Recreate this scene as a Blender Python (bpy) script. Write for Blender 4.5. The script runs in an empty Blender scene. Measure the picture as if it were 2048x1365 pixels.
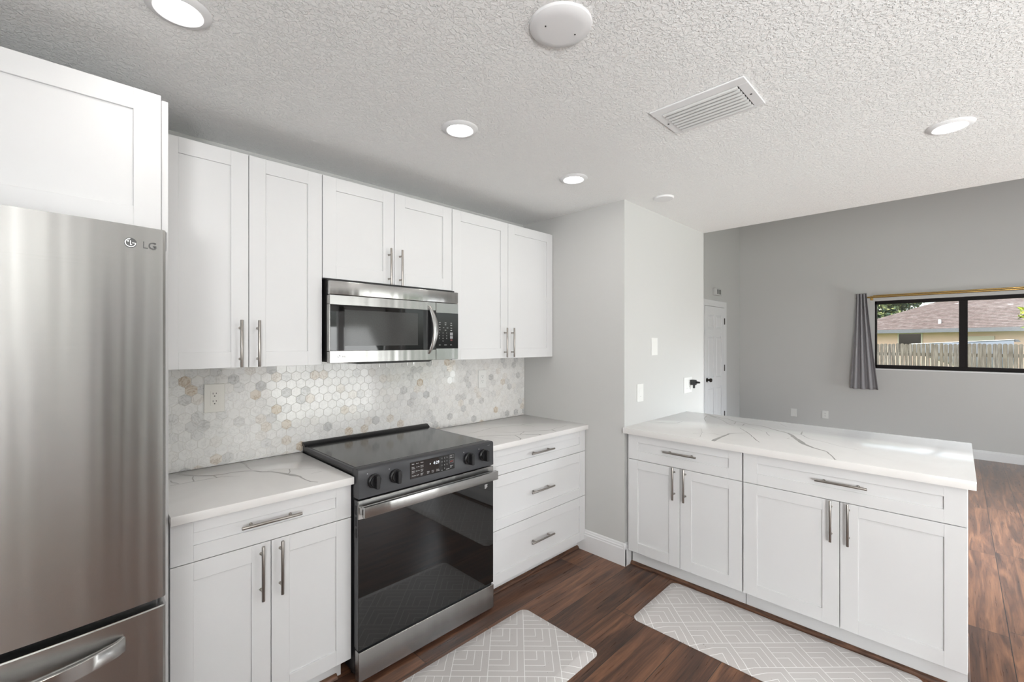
import bpy, bmesh, math, random
from mathutils import Vector, Matrix

random.seed(7)
sc = bpy.context.scene
COL = sc.collection
PI = math.pi

# ------------------------------------------------------------------ camera
CAMH = 1.487
cam_d = bpy.data.cameras.new('camera')
cam_d.sensor_width = 36.0
cam_d.lens = 889.6 * 36.0 / 2048.0
cam_d.shift_y = 2.6 / 2048.0
cam_d.clip_start = 0.05
cam_d.clip_end = 300
cam = bpy.data.objects.new('camera', cam_d)
COL.objects.link(cam)
cam.location = (0, 0, CAMH)
cam.rotation_euler = (math.radians(90), 0, math.radians(-44.89))
sc.camera = cam

# ------------------------------------------------------------------ world, sun, window daylight, added fill, exposure
sc.view_settings.view_transform = 'Standard'
sc.view_settings.look = 'None'
sc.view_settings.gamma = 1.0
sc.view_settings.use_curve_mapping = False
sc.view_settings.exposure = 0.30
w = bpy.data.worlds.new('sky')
sc.world = w
w.use_nodes = True
wn = w.node_tree.nodes
wn.clear()
sky = wn.new('ShaderNodeTexSky')
sky.sky_type = 'NISHITA'
sky.sun_disc = False
sky.sun_elevation = math.radians(46)
sky.sun_rotation = math.radians(300)
sky.air_density = 1.0
sky.dust_density = 2.5
bg = wn.new('ShaderNodeBackground')
bg.inputs['Strength'].default_value = 0.28
wo = wn.new('ShaderNodeOutputWorld')
hs_ = wn.new('ShaderNodeHueSaturation')
hs_.inputs['Saturation'].default_value = 0.45
w.node_tree.links.new(sky.outputs[0], hs_.inputs['Color'])
w.node_tree.links.new(hs_.outputs[0], bg.inputs[0])
w.node_tree.links.new(bg.outputs[0], wo.inputs[0])

def lamp(name, kind, loc, energy, rot=None, color=(1, 1, 1), **kw):
    d = bpy.data.lights.new(name, kind)
    d.energy = energy
    d.color = color
    for k, v in kw.items():
        setattr(d, k, v)
    o = bpy.data.objects.new(name, d)
    COL.objects.link(o)
    o.location = loc
    if rot:
        o.rotation_euler = rot
    return o

sund = Vector((-0.55, 0.40, 0.72)).normalized()
so = lamp('sun', 'SUN', (0, 0, 12), 6.2, color=(1.0, 0.95, 0.88), angle=math.radians(0.6))
so.rotation_euler = sund.to_track_quat('Z', 'Y').to_euler()

REAR = -2.6
IN = (math.radians(90), 0, 0)          # an area lamp that shines towards +Y, into the rooms
lamp('daylight_kitchen', 'AREA', (3.02, REAR - 0.03, 1.05), 53, (math.radians(134), 0, 0), (0.985, 0.99, 1.0), shape='RECTANGLE', size=1.64, size_y=1.95)
lamp('daylight_living', 'AREA', (5.0, REAR - 0.03, 2.42), 150, (math.radians(38), 0, 0), (0.86, 0.94, 1.0), shape='RECTANGLE', size=1.6, size_y=0.8, spread=math.radians(84))
lamp('fill_living_up', 'AREA', (6.4, REAR - 0.03, 0.60), 42, (math.radians(138), 0, 0), (0.94, 0.97, 1.0), shape='RECTANGLE', size=1.2, size_y=1.0)  # added fill that lifts the living room ceiling and far wall
lamp('fill_left', 'AREA', (-1.38, -1.90, 1.35), 235, (math.radians(143), 0, math.radians(-90)), (0.985, 0.995, 1.0), shape='RECTANGLE', size=1.0, size_y=1.3)  # added fill lamp from the left, behind the camera

# ------------------------------------------------------------------ node helpers
class G:
    def __init__(self, name):
        self.m = bpy.data.materials.new(name)
        self.m.use_nodes = True
        self.t = self.m.node_tree
        self.t.nodes.clear()
        self.out = self.t.nodes.new('ShaderNodeOutputMaterial')
    def n(self, typ, ins=None, **props):
        nd = self.t.nodes.new('ShaderNode' + typ)
        for k, v in props.items():
            setattr(nd, k, v)
        for k, v in (ins or {}).items():
            self.set(nd.inputs[k], v)
        return nd
    def set(self, sock, v):
        if isinstance(v, bpy.types.NodeSocket):
            self.t.links.new(v, sock)
        else:
            sock.default_value = v
    def math(self, op, a, b=0.0, c=0.0):
        nd = self.n('Math', {0: a, 1: b, 2: c}, operation=op)
        return nd.outputs[0]
    def mix(self, f, a, b, blend='MIX'):
        nd = self.n('Mix', data_type='RGBA', blend_type=blend)
        self.set(nd.inputs[0], f)
        self.set(nd.inputs[6], a if isinstance(a, bpy.types.NodeSocket) else tuple(a) + (1,) * (4 - len(a)))
        self.set(nd.inputs[7], b if isinstance(b, bpy.types.NodeSocket) else tuple(b) + (1,) * (4 - len(b)))
        return nd.outputs[2]
    def ramp(self, f, stops):
        nd = self.n('ValToRGB', {0: f})
        els = nd.color_ramp.elements
        while len(els) < len(stops):
            els.new(0.5)
        for e, (p, c) in zip(els, stops):
            e.position = p
            e.color = tuple(c) + (1,) if len(c) == 3 else c
        return nd.outputs[0]
    def pos(self, kind='Object'):
        return self.n('TexCoord').outputs[kind]
    def scale(self, v, s):
        nd = self.n('Mapping', {0: v, 3: s})
        return nd.outputs[0]
    def noise(self, v, s, d=2.0, r=0.5, dist=0.0):
        return self.n('TexNoise', {'Vector': v, 'Scale': s, 'Detail': d, 'Roughness': r, 'Distortion': dist})
    def bump(self, h, strength, dist, normal=None):
        ins = {'Height': h, 'Strength': strength, 'Distance': dist}
        if normal is not None:
            ins['Normal'] = normal
        return self.n('Bump', ins).outputs[0]
    def principled(self, col, rough, metal=0.0, **ins):
        p = self.n('BsdfPrincipled')
        self.set(p.inputs['Base Color'], col if isinstance(col, bpy.types.NodeSocket) else tuple(col) + (1,))
        self.set(p.inputs['Roughness'], rough)
        self.set(p.inputs['Metallic'], metal)
        for k, v in ins.items():
            self.set(p.inputs[k.replace('_', ' ')], v)
        self.t.links.new(p.outputs[0], self.out.inputs[0])
        return p

def plain(name, col, rough=0.5, metal=0.0, var=0.03, scale=8.0, **ins):
    """a paint, plastic or metal whose colour wanders very slightly"""
    g = G(name)
    nz = g.noise(g.pos(), scale, 3.0).outputs[0]
    lo = tuple(max(0, c * (1 - var)) for c in col)
    hi = tuple(min(1, c * (1 + var)) for c in col)
    g.principled(g.mix(nz, lo, hi), rough, metal, **ins)
    return g.m

M = {}
M['cabinet'] = plain('cabinet_white', (0.68, 0.68, 0.683), 0.38, var=0.012)
M['trim_white'] = plain('trim_white', (0.74, 0.74, 0.745), 0.4, var=0.012)
M['plate'] = plain('plate_white', (0.74, 0.74, 0.72), 0.35, var=0.01)
M['plate_almond'] = plain('plate_almond', (0.69, 0.67, 0.62), 0.35, var=0.01)
M['slot'] = plain('slot_black', (0.012, 0.012, 0.012), 0.5)
M['black'] = plain('black_plastic', (0.012, 0.012, 0.013), 0.3)
M['gasket'] = plain('black_gasket', (0.02, 0.02, 0.021), 0.45)
M['charcoal'] = plain('charcoal_enamel', (0.040, 0.041, 0.046), 0.36)
M['fridge_side'] = plain('grey_enamel', (0.30, 0.30, 0.30), 0.4)
M['nickel'] = plain('brushed_nickel', (0.36, 0.335, 0.31), 0.30, 1.0)
M['chrome'] = plain('polished_logo', (0.78, 0.78, 0.78), 0.15, 1.0)
M['logo_dark'] = plain('logo_dark', (0.09, 0.09, 0.09), 0.3, 0.6)
M['bronze'] = plain('bronze_frame', (0.009, 0.006, 0.006), 0.55, Specular_IOR_Level=0.2)
M['knob_dark'] = plain('dark_bronze_knob', (0.025, 0.02, 0.017), 0.3, 0.7)
M['hinge'] = plain('dark_hinge', (0.04, 0.035, 0.03), 0.35, 0.8)
M['brass'] = plain('brass_rod', (0.62, 0.42, 0.15), 0.25, 1.0)
M['print_white'] = plain('print_white', (0.75, 0.75, 0.75), 0.5)
M['print_grey'] = plain('print_grey', (0.30, 0.30, 0.31), 0.5)
M['print_red'] = plain('print_red', (0.13, 0.03, 0.03), 0.5)
M['black_glass'] = plain('black_glass', (0.005, 0.005, 0.005), 0.03, var=0.01, Specular_IOR_Level=0.75)
M['grout'] = plain('grout', (0.70, 0.675, 0.635), 0.7)
M['cooktop'] = plain('cooktop_glass', (0.022, 0.022, 0.021), 0.13, var=0.1)
M['louvre'] = plain('louvre_white', (0.60, 0.60, 0.59), 0.5)
M['vein'] = plain('quartz_vein', (0.39, 0.38, 0.365), 0.2, var=0.12, scale=30)
M['reflection_dark'] = plain('dark_reflection_slab', (0.09, 0.085, 0.08), 0.5)
M['dark_under'] = plain('dark_underside', (0.03, 0.03, 0.03), 0.5)

def m_wall(name, col):
    g = G(name)
    p = g.pos()
    b = g.bump(g.noise(p, 180, 3).outputs[0], 0.12, 0.002)
    c = g.mix(g.noise(p, 1.3, 2).outputs[0], tuple(x * 0.985 for x in col), tuple(x * 1.015 for x in col))
    g.principled(c, 0.6, 0, Normal=b)
    return g.m
M['wall'] = m_wall('wall_paint_grey', (0.545, 0.543, 0.53))

def m_ceiling():
    g = G('ceiling_knockdown')
    p = g.pos()
    blobs = g.noise(p, 82, 3.0, 0.55, 0.6).outputs[0]
    k = g.ramp(blobs, [(0.47, (0, 0, 0)), (0.56, (1, 1, 1))])
    fine = g.noise(p, 240, 2.0).outputs[0]
    patch = g.ramp(g.noise(p, 1.1, 2.0).outputs[0], [(0.35, (0.8, 0.8, 0.8)), (0.62, (1, 1, 1))])
    h = g.math('ADD', g.math('MULTIPLY', k, patch), g.math('MULTIPLY', fine, 0.25))
    b = g.bump(h, 0.75, 0.0045)
    g.principled((0.89, 0.89, 0.88), 0.75, 0, Normal=b)
    return g.m
M['ceiling'] = m_ceiling()

def m_floor():
    g = G('floor_vinyl_plank')
    sx = g.n('SeparateXYZ', {0: g.pos()})
    x, y = sx.outputs[0], sx.outputs[1]
    yy = g.math('DIVIDE', g.math('ADD', y, 0.182), 0.192)
    row = g.math('FLOOR', yy)
    fy = g.math('SUBTRACT', yy, row)
    r1 = g.n('TexWhiteNoise', {'W': row}, noise_dimensions='1D').outputs[0]
    xx = g.math('ADD', g.math('DIVIDE', x, 1.22), g.math('MULTIPLY', r1, 7.3))
    colm = g.math('FLOOR', xx)
    fx = g.math('SUBTRACT', xx, colm)
    idv = g.n('CombineXYZ', {0: row, 1: colm, 2: 0.0}).outputs[0]
    rid = g.n('TexWhiteNoise', {'Vector': idv}, noise_dimensions='2D').outputs[0]
    gv = g.n('CombineXYZ', {0: g.math('MULTIPLY', x, 1.1), 1: g.math('MULTIPLY', y, 13.0), 2: g.math('MULTIPLY', rid, 37.0)}).outputs[0]
    n1 = g.noise(gv, 1.6, 7.0, 0.62, 0.9).outputs[0]
    gv2 = g.n('CombineXYZ', {0: g.math('MULTIPLY', x, 3.0), 1: g.math('MULTIPLY', y, 90.0), 2: g.math('MULTIPLY', rid, 11.0)}).outputs[0]
    n2 = g.noise(gv2, 1.5, 4.0, 0.6).outputs[0]
    gg = g.math('ADD', g.math('MULTIPLY', n1, 0.75), g.math('MULTIPLY', n2, 0.25))
    gg = g.math('ADD', gg, g.math('MULTIPLY', g.math('SUBTRACT', rid, 0.5), 0.10))
    c = g.ramp(gg, [(0.32, (0.028, 0.0125, 0.007)), (0.46, (0.088, 0.037, 0.019)), (0.57, (0.165, 0.072, 0.035)), (0.72, (0.270, 0.130, 0.066))])
    e1 = g.math('MINIMUM', fy, g.math('SUBTRACT', 1.0, fy))
    e2 = g.math('MULTIPLY', g.math('MINIMUM', fx, g.math('SUBTRACT', 1.0, fx)), 6.35)
    e = g.math('MINIMUM', e1, e2)
    seam = g.math('LESS_THAN', e, 0.009)
    c = g.mix(seam, c, (0.012, 0.007, 0.005))
    b = g.bump(g.math('SUBTRACT', g.math('MULTIPLY', n2, 0.3), seam), 0.12, 0.002)
    rough = g.math('ADD', 0.22, g.math('MULTIPLY', n2, 0.16))
    g.principled(c, rough, 0, Normal=b, Specular_IOR_Level=0.42, Sheen_Weight=0.17, Sheen_Roughness=0.35, Sheen_Tint=(0.95, 0.93, 0.92, 1))
    return g.m
M['floor'] = m_floor()

def m_wood_trim():
    g = G('brown_shoe_moulding')
    p = g.pos()
    n = g.noise(g.scale(p, (4, 4, 40)), 3.0, 5).outputs[0]
    g.principled(g.ramp(n, [(0.3, (0.035, 0.016, 0.010)), (0.7, (0.16, 0.075, 0.042))]), 0.4)
    return g.m
M['shoe'] = m_wood_trim()

def m_steel(name, col=(0.43, 0.425, 0.415), rough=0.27, an=0.75):
    g = G(name)
    p = g.pos()
    st = g.noise(g.scale(p, (3, 3, 900)), 1.0, 3.0).outputs[0]
    sm = g.noise(p, 3.0, 2.0).outputs[0]
    c = g.mix(st, tuple(x * 0.93 for x in col), tuple(min(1, x * 1.05) for x in col))
    r = rough
    tan = g.n('Tangent', direction_type='RADIAL', axis='Z').outputs[0]
    wav = g.noise(g.scale(p, (9, 9, 0.25)), 1.0, 2.0, 0.6).outputs[0]
    b = g.bump(wav, 0.35, 0.012)
    g.principled(c, r, 1.0, Anisotropic=an, Anisotropic_Rotation=0.25, Tangent=tan, Normal=b)
    return g.m
M['steel'] = m_steel('stainless_steel')

def m_quartz():
    g = G('white_quartz')
    p = g.pos()
    n = g.noise(p, 2.2, 5, 0.6, 1.5).outputs[0]
    fine = g.noise(p, 260, 2).outputs[0]
    c = g.ramp(n, [(0.3, (0.71, 0.695, 0.68)), (0.6, (0.75, 0.735, 0.72))])
    c = g.mix(g.math('MULTIPLY', fine, 0.10), c, (0.70, 0.69, 0.67))
    g.principled(c, 0.14, 0, Specular_IOR_Level=0.35)
    return g.m
M['quartz'] = m_quartz()

def m_tile():
    g = G('marble_hexagon_tile')
    p = g.pos()
    a = g.n('VertexColor', layer_name='tile')
    sep = g.n('SeparateColor', {0: a.outputs[0]})
    off = g.n('VectorMath', {0: p, 1: g.n('CombineXYZ', {0: g.math('MULTIPLY', sep.outputs[2], 31.0), 1: 0.0, 2: g.math('MULTIPLY', sep.outputs[2], 17.0)}).outputs[0]}, operation='ADD').outputs[0]
    n = g.noise(off, 16, 5, 0.6, 1.8).outputs[0]
    v = g.math('ABSOLUTE', g.math('SUBTRACT', n, 0.5))
    vein = g.ramp(v, [(0.0, (1, 1, 1)), (0.028, (0.2, 0.2, 0.2)), (0.06, (0, 0, 0))])
    cloud = g.noise(off, 9, 3).outputs[0]
    base = g.mix(cloud, (0.70, 0.695, 0.675), (0.84, 0.83, 0.81))
    base = g.mix(g.math('MULTIPLY', sep.outputs[2], 0.22), base, (0.64, 0.625, 0.59))
    base = g.mix(sep.outputs[0], base, (0.50, 0.50, 0.495))          # greyer pieces
    base = g.mix(sep.outputs[1], base, (0.62, 0.55, 0.46))           # tan pieces
    vc = g.mix(sep.outputs[1], (0.38, 0.37, 0.36), (0.42, 0.30, 0.19))
    amt = g.math('MULTIPLY', g.math('ADD', g.math('MULTIPLY', g.math('MAXIMUM', sep.outputs[0], sep.outputs[1]), 0.9), 0.26), vein)
    g.principled(g.mix(amt, base, vc), 0.10, 0)
    return g.m
M['tile'] = m_tile()

def m_mat():
    """cushioned vinyl: diagonal square grid, three nested L lines in each square"""
    g = G('grey_kitchen_mat')
    s = g.n('SeparateXYZ', {0: g.pos()})
    x, y = s.outputs[0], s.outputs[1]
    cs = 0.164
    k = math.sqrt(0.5) / cs
    u = g.math('MULTIPLY', g.math('ADD', x, y), k)                    # towards the far side
    v = g.math('MULTIPLY', g.math('SUBTRACT', x, y), k)               # towards the right
    fu = g.math('FRACT', g.math('ADD', u, 40.0))
    fv = g.math('FRACT', g.math('ADD', v, 40.0))
    fn = g.math('SUBTRACT', 1.0, fu)                                  # towards the viewer
    m = g.math('MAXIMUM', fn, fv)
    line = None
    for d in (0.36, 0.58, 0.80):
        l = g.math('LESS_THAN', g.math('ABSOLUTE', g.math('SUBTRACT', m, d)), 0.008)
        line = l if line is None else g.math('MAXIMUM', line, l)
    for q in (fu, fv):
        e = g.math('MINIMUM', q, g.math('SUBTRACT', 1.0, q))
        line = g.math('MAXIMUM', line, g.math('LESS_THAN', e, 0.009))
    n = g.noise(g.pos(), 5, 3).outputs[0]
    base = g.mix(n, (0.50, 0.475, 0.462), (0.57, 0.545, 0.532))
    specks = g.math('GREATER_THAN', g.noise(g.pos(), 120, 1).outputs[0], 0.765)
    base = g.mix(specks, base, (0.2, 0.17, 0.15))
    c = g.mix(line, base, (0.85, 0.84, 0.83))
    b = g.bump(g.noise(g.pos(), 300, 2).outputs[0], 0.1, 0.001)
    g.principled(c, 0.42, 0, Normal=b)
    return g.m
M['mat'] = m_mat()

def m_fabric():
    g = G('grey_curtain_fabric')
    p = g.pos()
    wv = g.noise(g.scale(p, (300, 300, 60)), 1.0, 2).outputs[0]
    c = g.mix(wv, (0.29, 0.28, 0.295), (0.38, 0.37, 0.385))
    g.principled(c, 0.75, 0, Normal=g.bump(wv, 0.2, 0.002))
    return g.m
M['fabric'] = m_fabric()

def m_glass():
    g = G('window_glass')
    f = g.n('Fresnel', {0: 1.45}).outputs[0]
    t = g.n('BsdfTransparent', {0: (0.97, 0.98, 0.975, 1)})
    gl = g.n('BsdfGlossy', {0: (1, 1, 1, 1), 'Roughness': 0.02})
    mx = g.n('MixShader', {0: f, 1: t.outputs[0], 2: gl.outputs[0]})
    g.t.links.new(mx.outputs[0], g.out.inputs[0])
    return g.m
M['glass'] = m_glass()

def m_emit(name, col, s):
    g = G(name)
    e = g.n('Emission', {0: tuple(col) + (1,), 1: s})
    g.t.links.new(e.outputs[0], g.out.inputs[0])
    return g.m
M['lamp'] = m_emit('lamp_diffuser', (1, 0.985, 0.96), 14)
M['digits'] = m_emit('lit_digits', (0.9, 0.95, 1.0), 1.1)

def m_screen():
    g = G('microwave_window_mesh')
    p = g.pos()
    n = g.noise(g.scale(p, (600, 600, 600)), 1, 1).outputs[0]
    g.principled(g.mix(n, (0.03, 0.03, 0.03), (0.07, 0.07, 0.068)), 0.08)
    return g.m
M['screen'] = m_screen()

def m_fence():
    g = G('weathered_fence_wood')
    oi = g.n('ObjectInfo').outputs['Random']
    p = g.pos()
    v = g.n('VectorMath', {0: g.scale(p, (30, 30, 2.5)), 1: g.n('CombineXYZ', {0: g.math('MULTIPLY', oi, 91.0)}).outputs[0]}, operation='ADD').outputs[0]
    n = g.noise(v, 1.3, 5, 0.65).outputs[0]
    c = g.ramp(n, [(0.28, (0.035, 0.030, 0.026)), (0.5, (0.115, 0.104, 0.094)), (0.72, (0.25, 0.235, 0.215))])
    c = g.mix(g.math('MULTIPLY', oi, 0.35), c, (0.13, 0.105, 0.065))
    g.principled(c, 0.85)
    return g.m
M['fence'] = m_fence()

def m_roof():
    g = G('brown_roof_shingle')
    p = g.pos()
    n = g.noise(g.scale(p, (5, 5, 5)), 1.0, 4, 0.7).outputs[0]
    n2 = g.noise(p, 40, 2).outputs[0]
    c = g.ramp(g.math('ADD', g.math('MULTIPLY', n, 0.7), g.math('MULTIPLY', n2, 0.3)), [(0.3, (0.085, 0.058, 0.052)), (0.52, (0.165, 0.130, 0.124)), (0.7, (0.26, 0.235, 0.235))])
    g.principled(c, 0.9)
    return g.m
M['roof'] = m_roof()
M['roof_shadow'] = plain('painted_shingle_shadow', (0.035, 0.028, 0.027), 0.9, var=0.3)  # colour stands in for the shadow line at each shingle course
M['stucco'] = plain('tan_stucco', (0.66, 0.475, 0.385), 0.9, var=0.08, scale=3)
M['gutter'] = plain('grey_gutter', (0.10, 0.11, 0.125), 0.5, var=0.15)
M['house_trim'] = plain('pale_house_trim', (0.62, 0.58, 0.50), 0.6)
M['house_panel'] = plain('pale_house_panel', (0.52, 0.48, 0.41), 0.6)
M['boat'] = plain('pale_blue_grey_hull', (0.27, 0.31, 0.39), 0.35)
M['boat_white'] = plain('white_rim', (0.80, 0.80, 0.80), 0.4)
M['bark'] = plain('bark', (0.12, 0.085, 0.06), 0.9, var=0.3)
M['grass'] = plain('lawn', (0.09, 0.15, 0.045), 0.95, var=0.3, scale=2)

def m_leaf(name, a, b, c3):
    g = G(name)
    r = g.n('NewGeometry').outputs['Random Per Island']
    c = g.ramp(r, [(0.0, a), (0.5, b), (1.0, c3)])
    p = g.principled(c, 0.5)
    return g.m
M['leaf'] = m_leaf('tree_leaf', (0.05, 0.10, 0.03), (0.17, 0.22, 0.06), (0.42, 0.45, 0.16))
M['leaf_far'] = m_leaf('far_tree_leaf', (0.035, 0.07, 0.05), (0.09, 0.13, 0.07), (0.38, 0.42, 0.16))
M['leaf_lime'] = m_leaf('lime_leaf', (0.10, 0.19, 0.02), (0.34, 0.42, 0.03), (0.62, 0.66, 0.06))

# ------------------------------------------------------------------ mesh helpers
class MB:
    """collects shapes in world coordinates; build() links them as one mesh object"""
    def __init__(self):
        self.bm = bmesh.new()
        self.mats = []
        self.mi = 0
        self.colors = None
    def use(self, m):
        if m not in self.mats:
            self.mats.append(m)
        self.mi = self.mats.index(m)
        return self
    def merge(self, tb, smooth=True):
        vm = {v: self.bm.verts.new(v.co) for v in tb.verts}
        for f in tb.faces:
            try:
                nf = self.bm.faces.new([vm[v] for v in f.verts])
                nf.material_index = self.mi
            except ValueError:
                pass
        tb.free()
    def box(self, x0, x1, y0, y1, z0, z1, bev=0.0012, seg=1):
        tb = bmesh.new()
        bmesh.ops.create_cube(tb, size=1.0)
        sx, sy, sz = abs(x1 - x0), abs(y1 - y0), abs(z1 - z0)
        for v in tb.verts:
            v.co = Vector(((x0 + x1) / 2 + v.co.x * sx, (y0 + y1) / 2 + v.co.y * sy, (z0 + z1) / 2 + v.co.z * sz))
        b = min(bev, 0.3 * min(sx, sy, sz))
        if b > 1e-5:
            bmesh.ops.bevel(tb, geom=list(tb.edges), offset=b, segments=seg, affect='EDGES', profile=0.5)
        self.merge(tb)
        return self
    def prism(self, pts, axis, a0, a1, bev=0.0):
        """extrude polygon pts (2D) along axis 'x','y','z' from a0 to a1"""
        def P(p, a):
            return {'x': (a, p[0], p[1]), 'y': (p[0], a, p[1]), 'z': (p[0], p[1], a)}[axis]
        tb = bmesh.new()
        A = [tb.verts.new(P(p, a0)) for p in pts]
        B = [tb.verts.new(P(p, a1)) for p in pts]
        n = len(pts)
        tb.faces.new(A)
        tb.faces.new(B[::-1])
        for i in range(n):
            tb.faces.new((A[i], B[i], B[(i + 1) % n], A[(i + 1) % n]))
        bmesh.ops.recalc_face_normals(tb, faces=list(tb.faces))
        if bev:
            bmesh.ops.bevel(tb, geom=list(tb.edges), offset=bev, segments=1, affect='EDGES', profile=0.5)
        self.merge(tb)
        return self
    def cyl(self, p0, p1, r, seg=20, r2=None, bev=0.0):
        p0, p1 = Vector(p0), Vector(p1)
        d = p1 - p0
        tb = bmesh.new()
        bmesh.ops.create_cone(tb, cap_ends=True, segments=seg, radius1=r, radius2=r if r2 is None else r2, depth=d.length)
        M4 = Matrix.Translation((p0 + p1) / 2) @ d.to_track_quat('Z', 'Y').to_matrix().to_4x4()
        if bev:
            es = [e for e in tb.edges if len(e.link_faces) == 2 and any(len(f.verts) > 4 for f in e.link_faces)]
            bmesh.ops.bevel(tb, geom=es, offset=bev, segments=2, affect='EDGES', profile=0.5)
        bmesh.ops.transform(tb, matrix=M4, verts=list(tb.verts))
        self.merge(tb)
        return self
    def lathe(self, prof, c, axis=(0, 0, 1), seg=40):
        """profile [(r, h)] turned about axis through c"""
        q = Vector(axis).to_track_quat('Z', 'Y')
        rings = []
        for r, h in prof:
            if r < 1e-6:
                rings.append([self.bm.verts.new(Vector(c) + q @ Vector((0, 0, h)))])
            else:
                rings.append([self.bm.verts.new(Vector(c) + q @ Vector((r * math.cos(2 * PI * i / seg), r * math.sin(2 * PI * i / seg), h))) for i in range(seg)])
        for a, b in zip(rings, rings[1:]):
            for i in range(seg):
                j = (i + 1) % seg
                if len(a) == 1 and len(b) == 1:
                    continue
                if len(a) == 1:
                    f = (a[0], b[j], b[i])
                elif len(b) == 1:
                    f = (a[i], a[j], b[0])
                else:
                    f = (a[i], a[j], b[j], b[i])
                self.bm.faces.new(f).material_index = self.mi
        return self
    def face(self, pts):
        f = self.bm.faces.new([self.bm.verts.new(p) for p in pts])
        f.material_index = self.mi
        return f
    def sweep(self, path, section, up=(0, 0, 1), caps=True):
        """sweep a 2D section (side, up) along a 3D path"""
        path = [Vector(p) for p in path]
        rings = []
        for i, p in enumerate(path):
            t = (path[min(i + 1, len(path) - 1)] - path[max(i - 1, 0)]).normalized()
            s = t.cross(Vector(up)).normalized()
            u = s.cross(t).normalized()
            sec = section(i / (len(path) - 1)) if callable(section) else section
            rings.append([self.bm.verts.new(p + s * a + u * b) for a, b in sec])
        n = len(rings[0])
        for a, b in zip(rings, rings[1:]):
            for i in range(n):
                self.bm.faces.new((a[i], a[(i + 1) % n], b[(i + 1) % n], b[i])).material_index = self.mi
        if caps:
            self.bm.faces.new(rings[0][::-1]).material_index = self.mi
            self.bm.faces.new(rings[-1]).material_index = self.mi
        return self
    def text(self, s, size, mat4, depth=0.0, align='CENTER'):
        cu = bpy.data.curves.new('lettering', 'FONT')
        cu.body = s
        cu.size = size
        cu.align_x = align
        cu.align_y = 'CENTER'
        cu.extrude = depth
        cu.resolution_u = 3
        o = bpy.data.objects.new('lettering', cu)
        COL.objects.link(o)
        bpy.context.view_layer.update()
        me = bpy.data.meshes.new_from_object(o.evaluated_get(bpy.context.evaluated_depsgraph_get()))
        bpy.data.objects.remove(o)
        bpy.data.curves.remove(cu)
        vs = [self.bm.verts.new(mat4 @ v.co) for v in me.vertices]
        for p in me.polygons:
            try:
                self.bm.faces.new([vs[i] for i in p.vertices]).material_index = self.mi
            except ValueError:
                pass
        bpy.data.meshes.remove(me)
        return self
    def build(self, name, mat=None, parent=None, smooth=35, recalc=True):
        if mat is not None and not self.mats:
            self.mats = [mat]
        if recalc:
            bmesh.ops.recalc_face_normals(self.bm, faces=list(self.bm.faces))
        org = world_loc(parent) if parent else Vector((0, 0, 0))
        for v in self.bm.verts:
            v.co -= org
        me = bpy.data.meshes.new(name)
        self.bm.to_mesh(me)
        self.bm.free()
        for m in self.mats:
            me.materials.append(m)
        if smooth:
            me.shade_smooth()
            me.set_sharp_from_angle(angle=math.radians(smooth))
        o = bpy.data.objects.new(name, me)
        COL.objects.link(o)
        if parent:
            o.parent = parent
        return o

def world_loc(o):
    v = Vector(o.location)
    while o.parent:
        o = o.parent
        v += Vector(o.location)
    return v

def thing(name, label, cat, loc=(0, 0, 0), group=None):
    o = bpy.data.objects.new(name, None)
    o.empty_display_size = 0.1
    COL.objects.link(o)
    o.location = loc
    return tag(o, label, cat, group)

def tag(o, label, cat, group=None):
    o['label'] = label
    o['category'] = cat
    if group:
        o['group'] = group
    return o

def struct(o):
    o['kind'] = 'structure'
    return o

def box(x0, x1, y0, y1, z0, z1, bev=0.0012, mat=None):
    b = MB()
    if mat:
        b.use(mat)
    return b.box(x0, x1, y0, y1, z0, z1, bev)

def recentre(o, loc):
    """give a mesh thing its own origin"""
    loc = Vector(loc)
    o.data.transform(Matrix.Translation(-loc))
    o.location = loc
    return o

H = 2.44          # kitchen ceiling
XE = 2.622        # end wall of the kitchen run
YB = 2.50         # back wall
YS = 1.571        # face of the stub wall
XS = 3.926        # end of the stub wall / edge of the flat ceiling
XF = 8.19         # far living room wall
YD = 2.664        # living room wall with the door
XL = -1.35

# ------------------------------------------------------------------ setting: floor, walls, ceilings
struct(box(XL - 0.1, XF + 0.2, REAR - 0.15, YD + 0.1, -0.12, 0.0, 0, M['floor']).build('floor', smooth=0))
struct(box(XL - 0.1, XS, REAR - 0.15, YD + 0.1, H, H + 0.12, 0, M['ceiling']).build('ceiling', smooth=0))
struct(box(XL - 0.1, XE, YB, YB + 0.12, 0, H, 0, M['wall']).build('wall_back', smooth=0))
struct(box(XE, XS, YS, YB + 0.14, 0, H, 0, M['wall']).build('wall_end', smooth=0))
b = MB().use(M['wall'])
b.box(XL - 0.1, XL, -1.38, YB, 0, H, 0)
b.box(XL - 0.1, XL, REAR - 0.15, -2.42, 0, H, 0)
b.box(XL - 0.1, XL, -2.42, -1.38, 0, 0.65, 0)
b.box(XL - 0.1, XL, -2.42, -1.38, 2.05, H, 0)
struct(b.build('wall_left', smooth=0))
struct(box(XS, XF + 0.12, YD, YD + 0.12, 0, 4.4, 0, M['wall']).build('wall_living', smooth=0))
struct(box(XS - 0.1, XS, REAR - 0.15, YD + 0.12, H + 0.12, 4.4, 0, M['wall']).build('wall_header', smooth=0))
struct(MB().use(M['ceiling']).prism([(XS - 0.1, 3.35), (XF + 0.2, 4.3), (XF + 0.2, 4.42), (XS - 0.1, 3.47)], 'y', REAR - 0.15, YD + 0.12).build('ceiling_living', smooth=0))
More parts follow.
